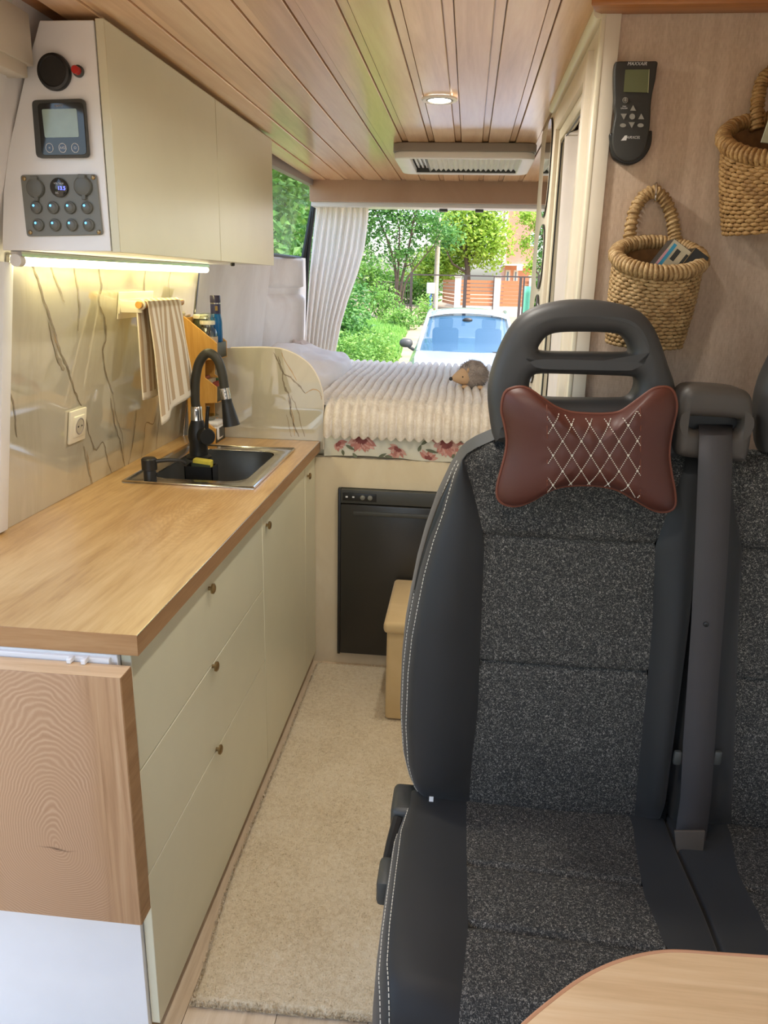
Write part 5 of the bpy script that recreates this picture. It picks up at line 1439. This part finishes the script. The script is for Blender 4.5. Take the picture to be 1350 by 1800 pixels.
def basket(name, lb, T, B, rt, rbm, hpts, straw, seed, group, tip):
    rr = random.Random(seed)
    t = thing(name, lb, 'basket', B, group)
    ax = (T-B); H = ax.length; az = ax.normalized(); q = az.to_track_quat('Z', 'Y').to_matrix()
    def ring(a, r, h): 
        p = B+q@Vector((r*math.cos(a), r*math.sin(a)*.86, h)); p.z += tip*(p.y-lerp(B.y, T.y, h/H))*(h/H)**1.3; p.y = min(p.y, 1.5485); return p
    def rr_(h): k = h/H; return lerp(rbm, rt, k)*(1+.05*math.sin(PI*k))
    m = MB(); m.grid(lambda u, v: ring(2*PI*u, (rr_(v*H))-.006, v*H), 40, 8, cu=True)
    m.bm.faces.new([m.bm.verts.new(ring(2*PI*k/30, rbm-.006, .003)) for k in range(30)])
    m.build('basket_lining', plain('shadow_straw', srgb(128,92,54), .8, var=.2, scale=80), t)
    m = MB(); rows = int(H/.0070)
    for j in range(rows):
        h = (j+.5)/rows*H; r = rr_(h); n = 31
        for k in range(n):
            a0 = 2*PI*(k+(.5 if j % 2 else 0)+rr.uniform(-.12,.12))/n; da = 2*PI/n*.78; tl = rr.uniform(.0002,.0016)*(1 if j % 2 else -1)
            pts, rad_ = [], []
            for i in range(5):
                s = i/4-.5; pr = math.sin(PI*(i+.35)/4.7)
                pts.append(ring(a0+da*s*1.55, r+.0042*pr-.002, h+tl*s*2)); rad_.append(.0010+.0031*pr*rr.uniform(.8,1.15))
            m.tube(pts, rad_, 6, cap=False)
    o = m.build('weave', straw, t, angle=180, recalc=False); o['kind'] = 'stuff'
    # wrapped rim and handle: coils round a core
    def coil(name, path, r, turns, wr):
        n = len(path); m = MB(); N = turns*9; pts = []
        for i in range(N+1):
            f = i/N*(n-1); k = min(int(f), n-2); p = path[k].lerp(path[k+1], f-k); tg = (path[k+1]-path[k]).normalized()
            u = tg.cross(Vector((.3,.2,.93))).normalized(); w_ = tg.cross(u); a = 2*PI*i/9
            rv = r*(1+.06*math.sin(i*.37))
            pts.append(p+u*math.cos(a)*rv+w_*math.sin(a)*rv)
        m.tube(pts, wr, 5); m.tube(path, r*.98, 8, cap=True)
        o = m.build(name, straw, t, angle=180, recalc=False); return o
    rim = [ring(2*PI*k/60, rt+.001, H) for k in range(61)]
    coil('rim', rim, .0105, 62, .0040)
    coil('handle', catmull(hpts, 6), .0095, 26, .0030)
    return t, ring, H
ba, ring, H = basket('hanging_basket', 'pale woven straw basket with small boxes inside, below the remote', P(1158,452,Y=1.466), P(1131,606,Y=1.478), .0755, .0665,
    [P(1106,432,Y=1.528), P(1108,405,Y=1.532), P(1115,372,Y=1.535), P(1130,347,Y=1.537), P(1150,337,Y=1.537), P(1168,350,Y=1.536), P(1180,378,Y=1.534), P(1185,405,Y=1.53), P(1187,425,Y=1.525)], M['straw2'], 21, 'straw baskets on the wall', .33)
bb, ring2, H2 = basket('hanging_basket', 'golden woven straw basket with pale card inside, high on the wall', P(1358,243,Y=1.462), P(1352,405,Y=1.474), .081, .0755,
    [P(1330,228,Y=1.528), P(1331,195,Y=1.53), P(1334,165,Y=1.535), P(1342,140,Y=1.537), P(1362,124,Y=1.537), P(1382,140,Y=1.535), P(1390,170,Y=1.53), P(1392,215,Y=1.525)], M['straw'], 22, 'straw baskets on the wall', .45)
for nm, px, py in (('small chrome hook holding the pale straw basket', 1150, 337), ('small chrome hook holding the golden straw basket', 1362, 124)):
    c = P(px, py, Y=1.537); m = MB()
    m.tube(catmull([Vector((c.x,1.5485,c.z+.012)), Vector((c.x,1.535,c.z+.0135)), Vector((c.x,1.523,c.z+.012)), Vector((c.x,1.519,c.z-.003)), Vector((c.x,1.521,c.z-.016)), Vector((c.x,1.530,c.z-.019))], 5), .0017, 8)
    o = m.build('wall_hook', M['chrome'], ba if False else None); tag(o, nm, 'hook', 'basket hooks')
# things in the baskets
def leaning_box(name, lb, cat, c, sx, sy, sz, rot, mat, extra=None):
    t = thing(name, lb, cat, c)
    Mx = Matrix.Translation(c) @ rot
    MB().box(-sx/2,sx/2,-sy/2,sy/2,-sz/2,sz/2,.001,1, M=Mx).build('box_shell', mat, t)
    return t, Mx
dk = plain('charcoal_card', srgb(58,54,50), .5)
rot = Matrix.Rotation(math.radians(34), 4, 'Y')
t, Mx = leaning_box('card_box', 'flat box with white and black print in the pale straw basket', 'box', P(1166,480,Y=1.462), .052, .05, .10, rot, dk)
MB().box(-.026,.026,-.0258,-.0252,-.05,.049, M=Mx).build('printed_face', plain('pale_print', srgb(196,186,160), .5, var=.1, scale=60), t)
for x0, x1, z0, z1, cc in ((-.012,-.004,.02,.04,srgb(48,48,44)), (.006,.022,.018,.042,srgb(48,48,44)), (-.022,-.016,-.01,.044,srgb(54,150,190)), (-.026,-.022,.0,.03,srgb(206,150,160))):
    MB().box(x0,x1,-.0262,-.0257,z0,z1, M=Mx).build('print_block', plain('print_ink', cc, .5), t)
t, Mx = leaning_box('black_box', 'black box with a thin gold edge in the pale straw basket', 'box', P(1196,484,Y=1.462), .030, .055, .09, rot, M['black'])
MB().box(-.0155,-.0145,-.028,-.0265,-.04,.045, M=Mx).build('gold_edge', M['brass'], t)
o = MB().prism([P(1338,250,Y=1.46), P(1358,190,Y=1.46), P(1385,195,Y=1.46), P(1372,255,Y=1.46)], (0,.004,0), .0005, 1).build('paper_card', plain('pale_green_card', srgb(206,208,180), .7))
tag(o, 'pale card standing in the golden straw basket', 'card')

# ================================================================== outside, behind the van
def gz(x, y): return -.56+max(0, y-4)*.0140+(.10*smoothstep(-1.1,-3.0,x)+.015*max(0,-x-2))*smoothstep(4.5,8,y)
def make_ground():
    t = NT('lane_dirt'); n = t.noise(t.coord(), 1.3, 6, .6); k = t.noise(t.coord(), 30, 3)
    f = t.math('ADD', t.math('MULTIPLY', n, .6), t.math('MULTIPLY', k, .4))
    return t.set(t.ramp(f, [(.3, srgb(118,102,82)), (.55, srgb(150,134,110)), (.75, srgb(168,154,132))]), .95)
m = MB(); m.grid(lambda u, v: Vector((lerp(-40,40,u), lerp(-30,80,v), gz(lerp(-40,40,u), lerp(-30,80,v)))), 81, 111)
struct(m.build('ground', make_ground(), angle=180))

def leaf_mat(name, stops, trans=.4, sc=1.5):
    t = NT(name); n = t.noise(t.coord(), sc, 3); k = t.noise(t.coord(), 22, 2)
    f = t.math('ADD', t.math('MULTIPLY', n, .5), t.math('MULTIPLY', k, .5))
    col = t.ramp(f, [(.36, stops[0]), (.5, stops[1]), (.64, stops[2])]); t.set(col, .5)
    tr = t.new('ShaderNodeBsdfTranslucent'); t.lk(col, tr.inputs[0]); mx = t.new('ShaderNodeMixShader'); mx.inputs[0].default_value = trans
    t.lk(t.b.outputs[0], mx.inputs[1]); t.lk(tr.outputs[0], mx.inputs[2]); t.lk(mx.outputs[0], t.n['Material Output'].inputs[0])
    return t.m
L_dark = leaf_mat('dark_leaves', (srgb(46,96,48), srgb(86,140,66), srgb(134,178,90)))
L_mid = leaf_mat('mid_leaves', (srgb(70,120,52), srgb(112,160,70), srgb(160,196,100)))
L_yel = leaf_mat('yellow_green_leaves', (srgb(112,150,48), srgb(154,188,68), srgb(196,216,104)))
L_big = leaf_mat('glossy_leaves', (srgb(44,92,34), srgb(78,130,50), srgb(130,170,80)), .35, 3)
L_grass = leaf_mat('grass_blades', (srgb(86,140,56), srgb(126,178,76), srgb(168,206,110)), .4, .8)
bark = plain('bark', srgb(84,70,56), .9, var=.25, scale=8, bump=.5, bscale=30)
def leaf_cloud(name, blobs, n, size, mat, parent, seed, shell=.45, aspect=.55, ground=None):
    rr = random.Random(seed); V, Fc = [], []
    wts = [b[1][0]*b[1][1]+b[1][2]*b[1][0] for b in blobs]; tot = sum(wts)
    for (c, r), w_ in zip(blobs, wts):
        for _ in range(int(n*w_/tot)):
            d = Vector((rr.gauss(0,1), rr.gauss(0,1), rr.gauss(0,1))).normalized(); k = shell+(1-shell)*rr.random()
            k *= 1+.25*noise.noise(d*2.3+Vector(c))
            p = Vector((c[0]+d.x*r[0]*k, c[1]+d.y*r[1]*k, c[2]+d.z*r[2]*k))
            if ground is not None and p.z < gz(p.x, p.y)+.02: continue
            a = Vector((rr.gauss(0,1), rr.gauss(0,1), rr.gauss(0,.6)-.3)).normalized(); b = a.cross(Vector((rr.gauss(0,1), rr.gauss(0,1), rr.gauss(0,1)+1))).normalized()
            L = size*rr.uniform(.6,1.25); W = L*aspect; fold = a.cross(b)*W*.35
            i = len(V); V += [p-a*L*.5, p+b*W*.5+fold*.4-a*L*.08, p+a*L*.5, p-b*W*.5+fold*.4-a*L*.08]; Fc += [(i,i+1,i+2),(i,i+2,i+3)]
    return mesh_from(name, V, Fc, mat, parent)
def stems(name, bases, parent, seed, r0=.1, mat=bark):
    rr = random.Random(seed)
    for pts, r in bases:
        m = MB(); pp = catmull(pts, 5); m.tube(pp, [lerp(r, r*.25, k/(len(pp)-1)) for k in range(len(pp))], 7)
        for _ in range(5):
            k = rr.randint(len(pp)//3, len(pp)-2); p = pp[k]; d = Vector((rr.uniform(-1,1), rr.uniform(-1,1), rr.uniform(.3,1.2)))
            m.tube([p, p+d*r*5, p+d*r*9+Vector((0,0,r*4))], [r*.4, r*.28, r*.1], 5)
        m.build(name, mat, parent)
def at(px, py, Y): return P(px, py, Y=Y)
def tree(name, lb, cat, blobs, n, size, mat, trunk, seed, shell=.45, aspect=.55):
    b = trunk[0][0][0] if trunk else blobs[0][0]
    t = thing(name, lb, cat, b)
    if trunk: stems('stem', trunk, t, seed)
    o = leaf_cloud('foliage', blobs, n, size, mat, t, seed, shell, aspect, True); o['kind'] = 'stuff'
    return t
# slender tree by the gate
Yt = 33.0; g0 = lambda px, Y: Vector((at(px,500,Y).x, Y, gz(at(px,500,Y).x, Y)-.05))
tree('lane_tree', 'slender green tree with several dark stems beside the iron gate', 'tree',
     [((at(640,380,Yt).x, Yt, 4.3), (1.7,1.6,1.7)), ((at(700,390,Yt).x, Yt+.3, 4.2), (1.6,1.5,1.6)), ((at(750,415,Yt).x, Yt+.4, 3.7), (1.3,1.3,1.0)), ((at(625,440,Yt).x, Yt, 3.0), (1.3,1.2,1.2)), ((at(690,340,Yt).x, Yt, 6.0), (2.0,1.6,1.2)), ((at(790,430,Yt).x, Yt, 3.2), (.7,.8,.7)), ((at(705,455,Yt).x, Yt, 2.5), (.9,.8,.6))],
     9500, .17, L_dark, [([g0(694,Yt), at(697,500,Yt), at(690,450,Yt), at(672,400,Yt), at(655,360,Yt)], .085), ([g0(700,Yt), at(705,500,Yt), at(716,450,Yt), at(725,400,Yt), at(735,360,Yt)], .08), ([g0(703,Yt), at(712,500,Yt), at(735,465,Yt), at(760,435,Yt)], .06), ([g0(698,Yt), at(700,480,Yt), at(702,420,Yt), at(704,360,Yt)], .06)], 1, .2)
# big yellow-green tree beyond the fence
Yt = 44.0
tree('sunlit_tree', 'large yellow-green sunlit tree beyond the brown fence', 'tree',
     [((at(820,400,Yt).x, Yt, 4.6), (2.1,2,2.0)), ((at(858,430,Yt).x, Yt, 3.6), (1.5,1.6,1.7)), ((at(790,450,Yt).x, Yt+1, 2.9), (1.6,1.5,1.4)), ((at(850,370,Yt).x, Yt, 6.2), (1.5,1.7,1.4)), ((at(760,470,Yt+2).x, Yt+2, 2.3), (1.6,1.5,1.1)), ((at(790,345,Yt).x, Yt, 6.8), (1.3,1.5,.7))],
     12000, .26, L_yel, [([g0(822,Yt), at(822,480,Yt), at(818,430,Yt), at(826,380,Yt)], .2)], 2, .3)
tree('hedge_bush', 'distant mid-green bushes behind the iron fence', 'bush', [((at(640,490,48).x, 48, 1.6), (3.2,1.5,1.6)), ((at(700,505,48).x, 48, 1.1), (2.6,1.5,1.1)), ((at(740,510,48).x, 48, 1.0), (1.5,1.5,1.2)), ((at(590,470,48).x, 48, 2.4), (2.5,1.5,2.4))], 7000, .26, L_mid, None, 3, .3)
# leafy twigs in front of the house
tree('garden_tree', 'light leafy branches hanging in front of the pink house', 'tree', [((at(925,385,36).x, 36, 4.3), (.7,.7,.55)), ((at(922,430,36).x, 36, 3.1), (.45,.5,.6)), ((at(945,410,36).x, 36, 3.8), (.7,.6,1.1)), ((at(935,470,36).x, 36, 2.2), (.5,.6,.5))], 1500, .16, L_yel, [([g0(960,36), at(958,480,36), at(950,430,36), at(935,385,36)], .07)], 4, .1)
# bushes along the left of the lane
tree('lane_bush', 'dense dark green bush at the left of the lane', 'bush', [((-3.3,17.5,.9), (1.15,1.6,1.2)), ((-3.9,18,2.0), (1.2,1.5,1.0)), ((-2.85,17.2,.45), (.8,1.2,.7)), ((-3.6,17,2.9), (.9,1.2,.6))], 13000, .13, L_dark, [([Vector((-3.4,17.5,-.3)), Vector((-3.45,17.5,.8)), Vector((-3.5,17.5,1.8))], .06)], 5, .4)
tree('overhanging_tree', 'overhanging green branches beside the rear curtain', 'tree', [((-2.9,14,3.1), (.9,1.1,.8)), ((-2.3,14.2,3.4), (.7,.8,.45)), ((-3.3,14,2.0), (.75,1,.9)), ((-3.4,14,3.9), (1.2,1.2,.8))], 6500, .10, L_dark, [([Vector((-3.6,14,-.4)), Vector((-3.5,14,1.4)), Vector((-3.2,14,2.8)), Vector((-2.4,14.1,3.4))], .08)], 6, .2)
tree('low_bush', 'bright green low bush on the bank behind the grass', 'bush', [((-2.35,14.6,.1), (.75,1.0,.5)), ((-2.95,13.2,.2), (.8,.9,.55)), ((-2.0,16.6,.05), (.6,1.0,.45)), ((-2.45,12.0,-.1), (.5,.6,.35))], 9000, .085, L_mid, None, 7, .4)
tree('gate_bush', 'small green bush growing at the iron gate post', 'bush', [((at(745,545,31).x, 31, .35), (.45,.6,.7)), ((at(705,560,28).x, 28, .1), (.8,.8,.6)), ((at(668,540,30).x, 30, .6), (.9,.8,.9))], 3500, .13, L_mid, None, 8, .3)
# foliage right outside the left rear window
tree('roadside_shrub', 'large-leaved green shrub pressing close to the side window', 'shrub', [((-2.0,6.6,2.2), (.75,1.3,1.0)), ((-1.75,5.7,1.5), (.45,.8,.7)), ((-2.5,7.6,2.4), (.9,1.2,1.2)), ((-1.9,6.0,2.9), (.6,1.0,.5))], 17000, .095, L_big, [([Vector((-2.2,6.6,-.5)), Vector((-2.15,6.6,.8)), Vector((-2.1,6.6,2.0))], .05)], 9, .35, .62)
# hedges on the other sides of the lane
tree('field_hedge', 'long green hedge across the lane from the side door', 'hedge', [((-7.5,y_,.5), (1.1,1.8,1.3)) for y_ in (-6,-3.5,-1,1.5,4)], 9000, .22, L_mid, None, 31, .4)
tree('garden_hedge', 'long green hedge along the far right of the lane', 'hedge', [((5.5,y_,.6), (1.0,2.2,1.4)) for y_ in (12,16,20,24)], 7000, .22, L_mid, None, 32, .4)
# grass bank
V, Fc = [], []; rr = random.Random(12)
for k in range(60000):
    y = 5.5+24*rr.random()**1.7; x = lerp(-.055*y-.55, -.21*y-.5, rr.random()**.8)
    if y > 9 and x > -.062*y-.35+.15*math.sin(y): continue
    z = gz(x, y); h = rr.uniform(.08,.26)*(1+.9*max(0, noise.noise(Vector((x*.9,y*.5,0)))))*(1 if x < -1.3 else .6); w_ = .010+.0005*y
    a = rr.uniform(0, PI); dx, dy = math.cos(a)*w_, math.sin(a)*w_; bx, by = rr.uniform(-.5,.5)*h, rr.uniform(-.5,.5)*h
    i = len(V); V += [(x-dx,y-dy,z-.01),(x+dx,y+dy,z-.01),(x+bx,y+by,z+h)]; Fc.append((i,i+1,i+2))
o = mesh_from('grass_bank', V, Fc, L_grass); tag(o, 'bright green grass and weeds on the bank beside the lane', 'grass', kind='stuff')
V, Fc = [], []
ywm = plain('yellow_petals', srgb(236,200,60), .7)
for k in range(420):
    y = rr.uniform(8,16); x = -.135*y-.35+rr.gauss(0,.22); z = gz(x,y)+rr.uniform(.25,.42)
    for j in range(4):
        a = rr.uniform(0,2*PI); s = .03; i = len(V); V += [(x,y,z),(x+s*math.cos(a),y+s*math.sin(a),z+s*.4),(x+s*math.cos(a+.9),y+s*math.sin(a+.9),z+s*.6)]; Fc.append((i,i+1,i+2))
tag(mesh_from('yellow_wildflowers', V, Fc, ywm), 'small yellow wildflowers scattered through the grass bank', 'flowers', kind='stuff')

# brown slat fence with concrete posts
YF = 39.0
fx = lambda px, Y=YF: at(px, 500, Y).x
fe = thing('slat_fence', 'brown horizontal slat fence on a concrete base with grey posts', 'fence', (fx(845), YF, gz(0,YF)))
conc = plain('concrete', srgb(196,190,180), .9, var=.1); slat_m = plain('brown_slats', srgb(176,112,72), .6, var=.08)
z_lo, z_hi = at(840,537,YF).z, at(840,491,YF).z
def panel_between(p, q, n=7):
    p = Vector(p); q = Vector(q); d = (q-p); L = d.length; ang = math.atan2(d.y, d.x)
    for k in range(n):
        z0 = lerp(z_lo, z_hi, k/n); z1 = lerp(z_lo, z_hi, (k+.78)/n)
        MB().box(0, L, -.015, .015, z0, z1, M=Matrix.Translation((p.x,p.y,0)) @ Matrix.Rotation(ang, 4, 'Z')).build('slat', slat_m, fe, smooth=False)
panel_between((fx(811),YF), (fx(869.5),YF)); panel_between((fx(879.5),YF), (fx(930),YF)); panel_between((fx(779,44),44.0), (fx(799),YF))
for px in (805, 874.5, 935):
    x = fx(px); p_ = MB().box(x-.15, x+.15, YF-.15, YF+.15, gz(x,YF)-.1, at(px,487,YF).z, .01, 1).build('fence_post', conc, fe)
    MB().box(x-.19, x+.19, YF-.19, YF+.19, at(px,487,YF).z, at(px,484.5,YF).z, .01, 1).build('post_cap', conc, p_)
MB().box(fx(799), fx(940), YF-.08, YF+.12, gz(0,YF)-.2, z_lo-.02).build('concrete_base', conc, fe, smooth=False)
# iron gate frame and thin bar fence
iron = plain('dark_iron', srgb(62,52,48), .6, var=.1); YG = 31.5
ga = thing('iron_gate', 'tall open dark iron gate frame across the lane', 'gate', (fx(820,YG), YG, gz(0,YG)))
zt = at(800,483,YG).z
for px, w_ in ((723,.05),(816.5,.04),(819.5,.03),(868,.015),(915,.05),(921,.03)):
    x = fx(px,YG); MB().box(x-w_, x+w_, YG-w_, YG+w_, gz(x,YG)-.05, zt+(.06 if px == 723 else 0)).build('gate_post', iron, ga, smooth=False)
MB().box(fx(723,YG), fx(945,YG), YG-.025, YG+.025, zt-.05, zt).build('top_bar', iron, ga, smooth=False)
ifn = thing('bar_fence', 'thin dark bar fence in the bushes beside the gate', 'fence', (fx(695,YG+1), YG+1, gz(-3,YG)))
for k in range(14):
    x = lerp(fx(662,YG+1), fx(722,YG+1), k/13); MB().box(x-.012, x+.012, YG+.988, YG+1.012, gz(x,YG), at(690,495,YG+1).z).build('bar', iron, ifn, smooth=False)
for py in (495, 535): MB().box(fx(662,YG+1), fx(722,YG+1), YG+.985, YG+1.015, at(690,py,YG+1).z-.03, at(690,py,YG+1).z).build('rail', iron, ifn, smooth=False)
o = MB().grid(lambda u, v: Vector((lerp(fx(921,33), fx(952,33), u), 33+.04*math.sin(u*12), lerp(gz(2,33)+.1, at(925,503,33).z, v))), 20, 6).build('green_screen', plain('green_tarp', srgb(86,160,132), .7))
o.modifiers.new('t', 'SOLIDIFY').thickness = .01; tag(o, 'green privacy screen sheet tied behind the gate', 'screen')
# utility pole with meter box
YQ = 34.5
up = thing('utility_pole', 'pale concrete utility pole beside the lane', 'pole', (fx(766.5,YQ), YQ, gz(-1.4,YQ)))
MB().cyl((fx(766.5,YQ),YQ,gz(-1.4,YQ)-.1), (fx(767.5,YQ),YQ,9), .115, .08, 14).build('pole_shaft', plain('pale_concrete', srgb(170,160,144), .85, var=.12), up)
mb_ = thing('meter_box', 'white meter box mounted on the utility pole', 'meter box', (fx(758,YQ), YQ-.2, at(758,516,YQ).z))
MB().box(fx(750.5,YQ-.2), fx(764.5,YQ-.2), YQ-.32, YQ-.12, at(758,516,YQ-.2).z, at(758,497,YQ-.2).z, .02).build('box_case', M['white'], mb_)
MB().box(fx(752,YQ-.2), fx(763,YQ-.2), YQ-.34, YQ-.31, at(758,514,YQ-.2).z, at(758,499,YQ-.2).z, .01).build('box_door', M['white'], mb_)
MB().cyl((fx(757.5,YQ-.2),YQ-.2,at(758,516,YQ).z), (fx(757.5,YQ-.2),YQ-.2,gz(-1.6,YQ)), .05, n=10).build('cable_duct', plain('blue_pipe', srgb(40,90,190), .5), mb_)
# pink house
YH = 46.0
ho_ = thing('pink_house', 'pink two-storey house with projecting upper floor beyond the fence', 'house', (4, YH+3, gz(4,YH)))
pinkm = plain('pink_render', srgb(190,138,120), .85, var=.03); pink2 = plain('peach_render', srgb(226,160,128), .85, var=.03); whm = plain('white_trim', srgb(232,226,216), .7)
hx = lambda px: at(px, 500, YH).x; hz_ = lambda py: at(890, py, YH).z
MB().box(hx(885), hx(885)+8, YH, YH+7, hz_(465), hz_(330)).build('upper_storey', pinkm, ho_, smooth=False)
MB().box(hx(887), hx(885)+8, YH+.9, YH+7, gz(4,YH)-.3, hz_(465)).build('ground_storey', pink2, ho_, smooth=False)
MB().box(hx(883.5), hx(885)+8.2, YH-.12, YH+7.2, hz_(466.5), hz_(464)).build('floor_band', whm, ho_, smooth=False)
MB().box(hx(882), hx(885)+8.5, YH-.3, YH+7.5, hz_(330), hz_(326)).build('roof_edge', whm, ho_, smooth=False)
MB().box(hx(881), hx(885.5), YH-.1, YH+.4, hz_(465), hz_(330)).build('corner_pier', whm, ho_, smooth=False)
for px0, px1, py0, py1, d in ((926,940,432,408,0), (888.5,897,497,474,.9), (903,911,497,474,.9)):
    x0_, x1_ = hx(px0), hx(px1)
    w_ = MB().box(x0_, x1_, YH+d-.06, YH+d+.02, hz_(py0), hz_(py1)).build('window', whm, ho_, smooth=False)
    MB().box(x0_+.1, x1_-.1, YH+d-.09, YH+d-.05, hz_(py0)+.1, hz_(py1)-.1).build('pane', plain('house_glass', srgb(110,140,170), .1), w_, smooth=False)
w_ = MB().box(hx(885)-.06, hx(885)+.02, YH+2.4, YH+3.4, hz_(412), hz_(388)).build('window', whm, ho_, smooth=False)
MB().box(hx(906), hx(916), YH-.35, YH, hz_(475), hz_(465)).build('eave_box', whm, ho_, smooth=False)

# silver car parked nose-on behind the van
carp = NT('silver_car_paint').set(srgb(206,208,210), .22, .55, Coat_Weight=.8, Coat_Roughness=.04)
def car_glass():
    t = NT('car_glass'); t.set(srgb(62,104,136), .04, 0, Coat_Weight=1.0, Coat_Roughness=.02)
    tr = t.new('ShaderNodeBsdfTransparent'); tr.inputs[0].default_value = (.62,.76,.86,1); mx = t.new('ShaderNodeMixShader'); mx.inputs[0].default_value = .45
    t.lk(t.b.outputs[0], mx.inputs[1]); t.lk(tr.outputs[0], mx.inputs[2]); t.lk(mx.outputs[0], t.n['Material Output'].inputs[0]); return t.m
cglass = car_glass()
G = gz(0,12.5)
CX0 = at(822,560,12).x
ca = thing('silver_car', 'silver car parked nose-on in the lane behind the van', 'car', (CX0, 12.6, G))
def sec(tab, y): return interp(tab, y)
hw = [(10.55,.60),(10.7,.74),(11.0,.82),(11.6,.86),(13.5,.87),(14.6,.84),(14.9,.72)]
zs = [(10.55,.22),(10.8,.30),(11.3,.385),(12.05,.455),(13,.50),(14.3,.50),(14.9,.40)]
zsh = [(10.55,.10),(10.8,.16),(11.3,.25),(12.05,.33),(13,.40),(14.3,.42),(14.9,.30)]
def body(u, v):
    y = lerp(10.55, 14.9, v); h = sec(hw, y); zt_ = sec(zs, y); zh = sec(zsh, y); zl = G+.22
    prof_ = [(-h+.10, zl), (-h, zl+.12), (-h-.01, (zl+zh)/2), (-h+.01, zh), (-h+.10, zt_-.015), (-h*.45, zt_+.012), (0, zt_+.02)]
    prof_ = prof_+[(-a, b) for a, b in prof_[::-1][1:]]
    f = u*(len(prof_)-1); k = min(int(f), len(prof_)-2); t = f-k
    return Vector((CX0+lerp(prof_[k][0], prof_[k+1][0], t), y, lerp(prof_[k][1], prof_[k+1][1], t)))
m = MB(); m.grid(body, 49, 60); bd = m.build('car_body', carp, ca, angle=45)
MB().box(CX0-.70, CX0+.70, 10.6, 14.8, G+.2, G+.3).build('underbody', M['black'], ca, smooth=False)
# greenhouse
def roof(u, v):
    y = lerp(12.72, 14.35, v); h = .62+.02*math.sin(PI*v); x = lerp(-h, h, u)
    return Vector((CX0+x, y, .93+.10*math.sin(PI*(v*.75+.12))+.035*math.cos(x/h*PI/2)-.04*abs(x/h)**4))
m = MB(); m.grid(roof, 20, 20); m.build('car_roof', carp, ca, angle=60)
def wind(u, v):
    s = lerp(-1, 1, u); y = lerp(12.02, 12.74, v)+.10*s*s*(1-v)+.05*s*s
    return Vector((CX0+s*lerp(.72,.60,v), y-.12*(1-s*s)*(1-v), lerp(.462,.965,v)-.02*s*s))
m = MB(); m.grid(wind, 20, 12); wsd = m.build('windscreen', cglass, ca, angle=80)
m = MB(); m.grid(lambda u, v: Vector((CX0+lerp(-.60,.60,u), lerp(14.95-.15,14.3,v), lerp(.49,.95,v))), 8, 6); m.build('rear_window', cglass, ca)
for sg in (-1, 1):
    m = MB(); m.tube(catmull([(CX0+sg*.745,12.14,.44), (CX0+sg*.69,12.5,.72), (CX0+sg*.635,12.78,.925), (CX0+sg*.64,13.4,.985), (CX0+sg*.64,14.2,.95), (CX0+sg*.72,14.75,.5)], 6), .032, 8); m.build('roof_pillar', carp, ca)
    m = MB(); m.grid(lambda u, v: Vector((CX0+sg*lerp(.81,.645,v), lerp(12.25,14.6,u)+v*(.45-.9*u), lerp(.43,.95,v))), 10, 6); m.build('side_window', cglass, ca)
    m = MB()
    def mir(u, v):
        a = 2*PI*u; ph = PI*v; return Vector((CX0+sg*.94+.105*math.sin(ph)**.6*math.cos(a), 12.28+.07*math.sin(ph)**.7*math.sin(a), .545-.068*math.cos(ph)))
    m.grid(mir, 20, 12, cu=True); mm = m.build('door_mirror', M['dark_grey'], ca)
    MB().tube([(CX0+sg*.82,12.34,.44), (CX0+sg*.90,12.3,.49)], .025, 8).build('mirror_arm', M['dark_grey'], mm)
    for y in (11.3, 14.0):
        wl_ = MB().lathe([(.15,0),(.29,.0),(.315,.03),(.315,.17),(.29,.2),(.1,.2)], (CX0+sg*.66, y, G+.315), (sg,0,0), 28).build('wheel', M['black'], ca)
        MB().lathe([(.2,.195),(.19,.21),(.04,.2)], (CX0+sg*.66, y, G+.315), (sg,0,0), 20).build('hub', M['chrome'], wl_)
    MB().ball((CX0+sg*.62,10.72,.14), .12, (1.3,.7,.6)).build('headlamp', M['chrome'], ca)
    m = MB(); m.tube([(CX0+sg*.05+.25,12.02,.468), (CX0+sg*.35+.2,11.99,.462), (CX0+sg*.5,12.05,.46)], .008, 6); m.build('wiper', M['black'], ca)
for sx_ in (-.36, .36):
    MB().box(CX0+sx_-.22, CX0+sx_+.22, 13.3, 13.42, .40, .74, .06, 3).build('car_seat', M['dark_grey'], ca)
    MB().box(CX0+sx_-.12, CX0+sx_+.12, 13.32, 13.40, .73, .90, .04, 3).build('car_headrest', M['dark_grey'], ca)
MB().box(CX0-.45, CX0+.45, 10.53, 10.6, G+.35, G+.52, .02).build('grille', M['black'], ca)
MB().ball((CX0,12.62,.90), .05, (1.6,.6,.8)).build('rear_view_mirror', M['black'], ca)
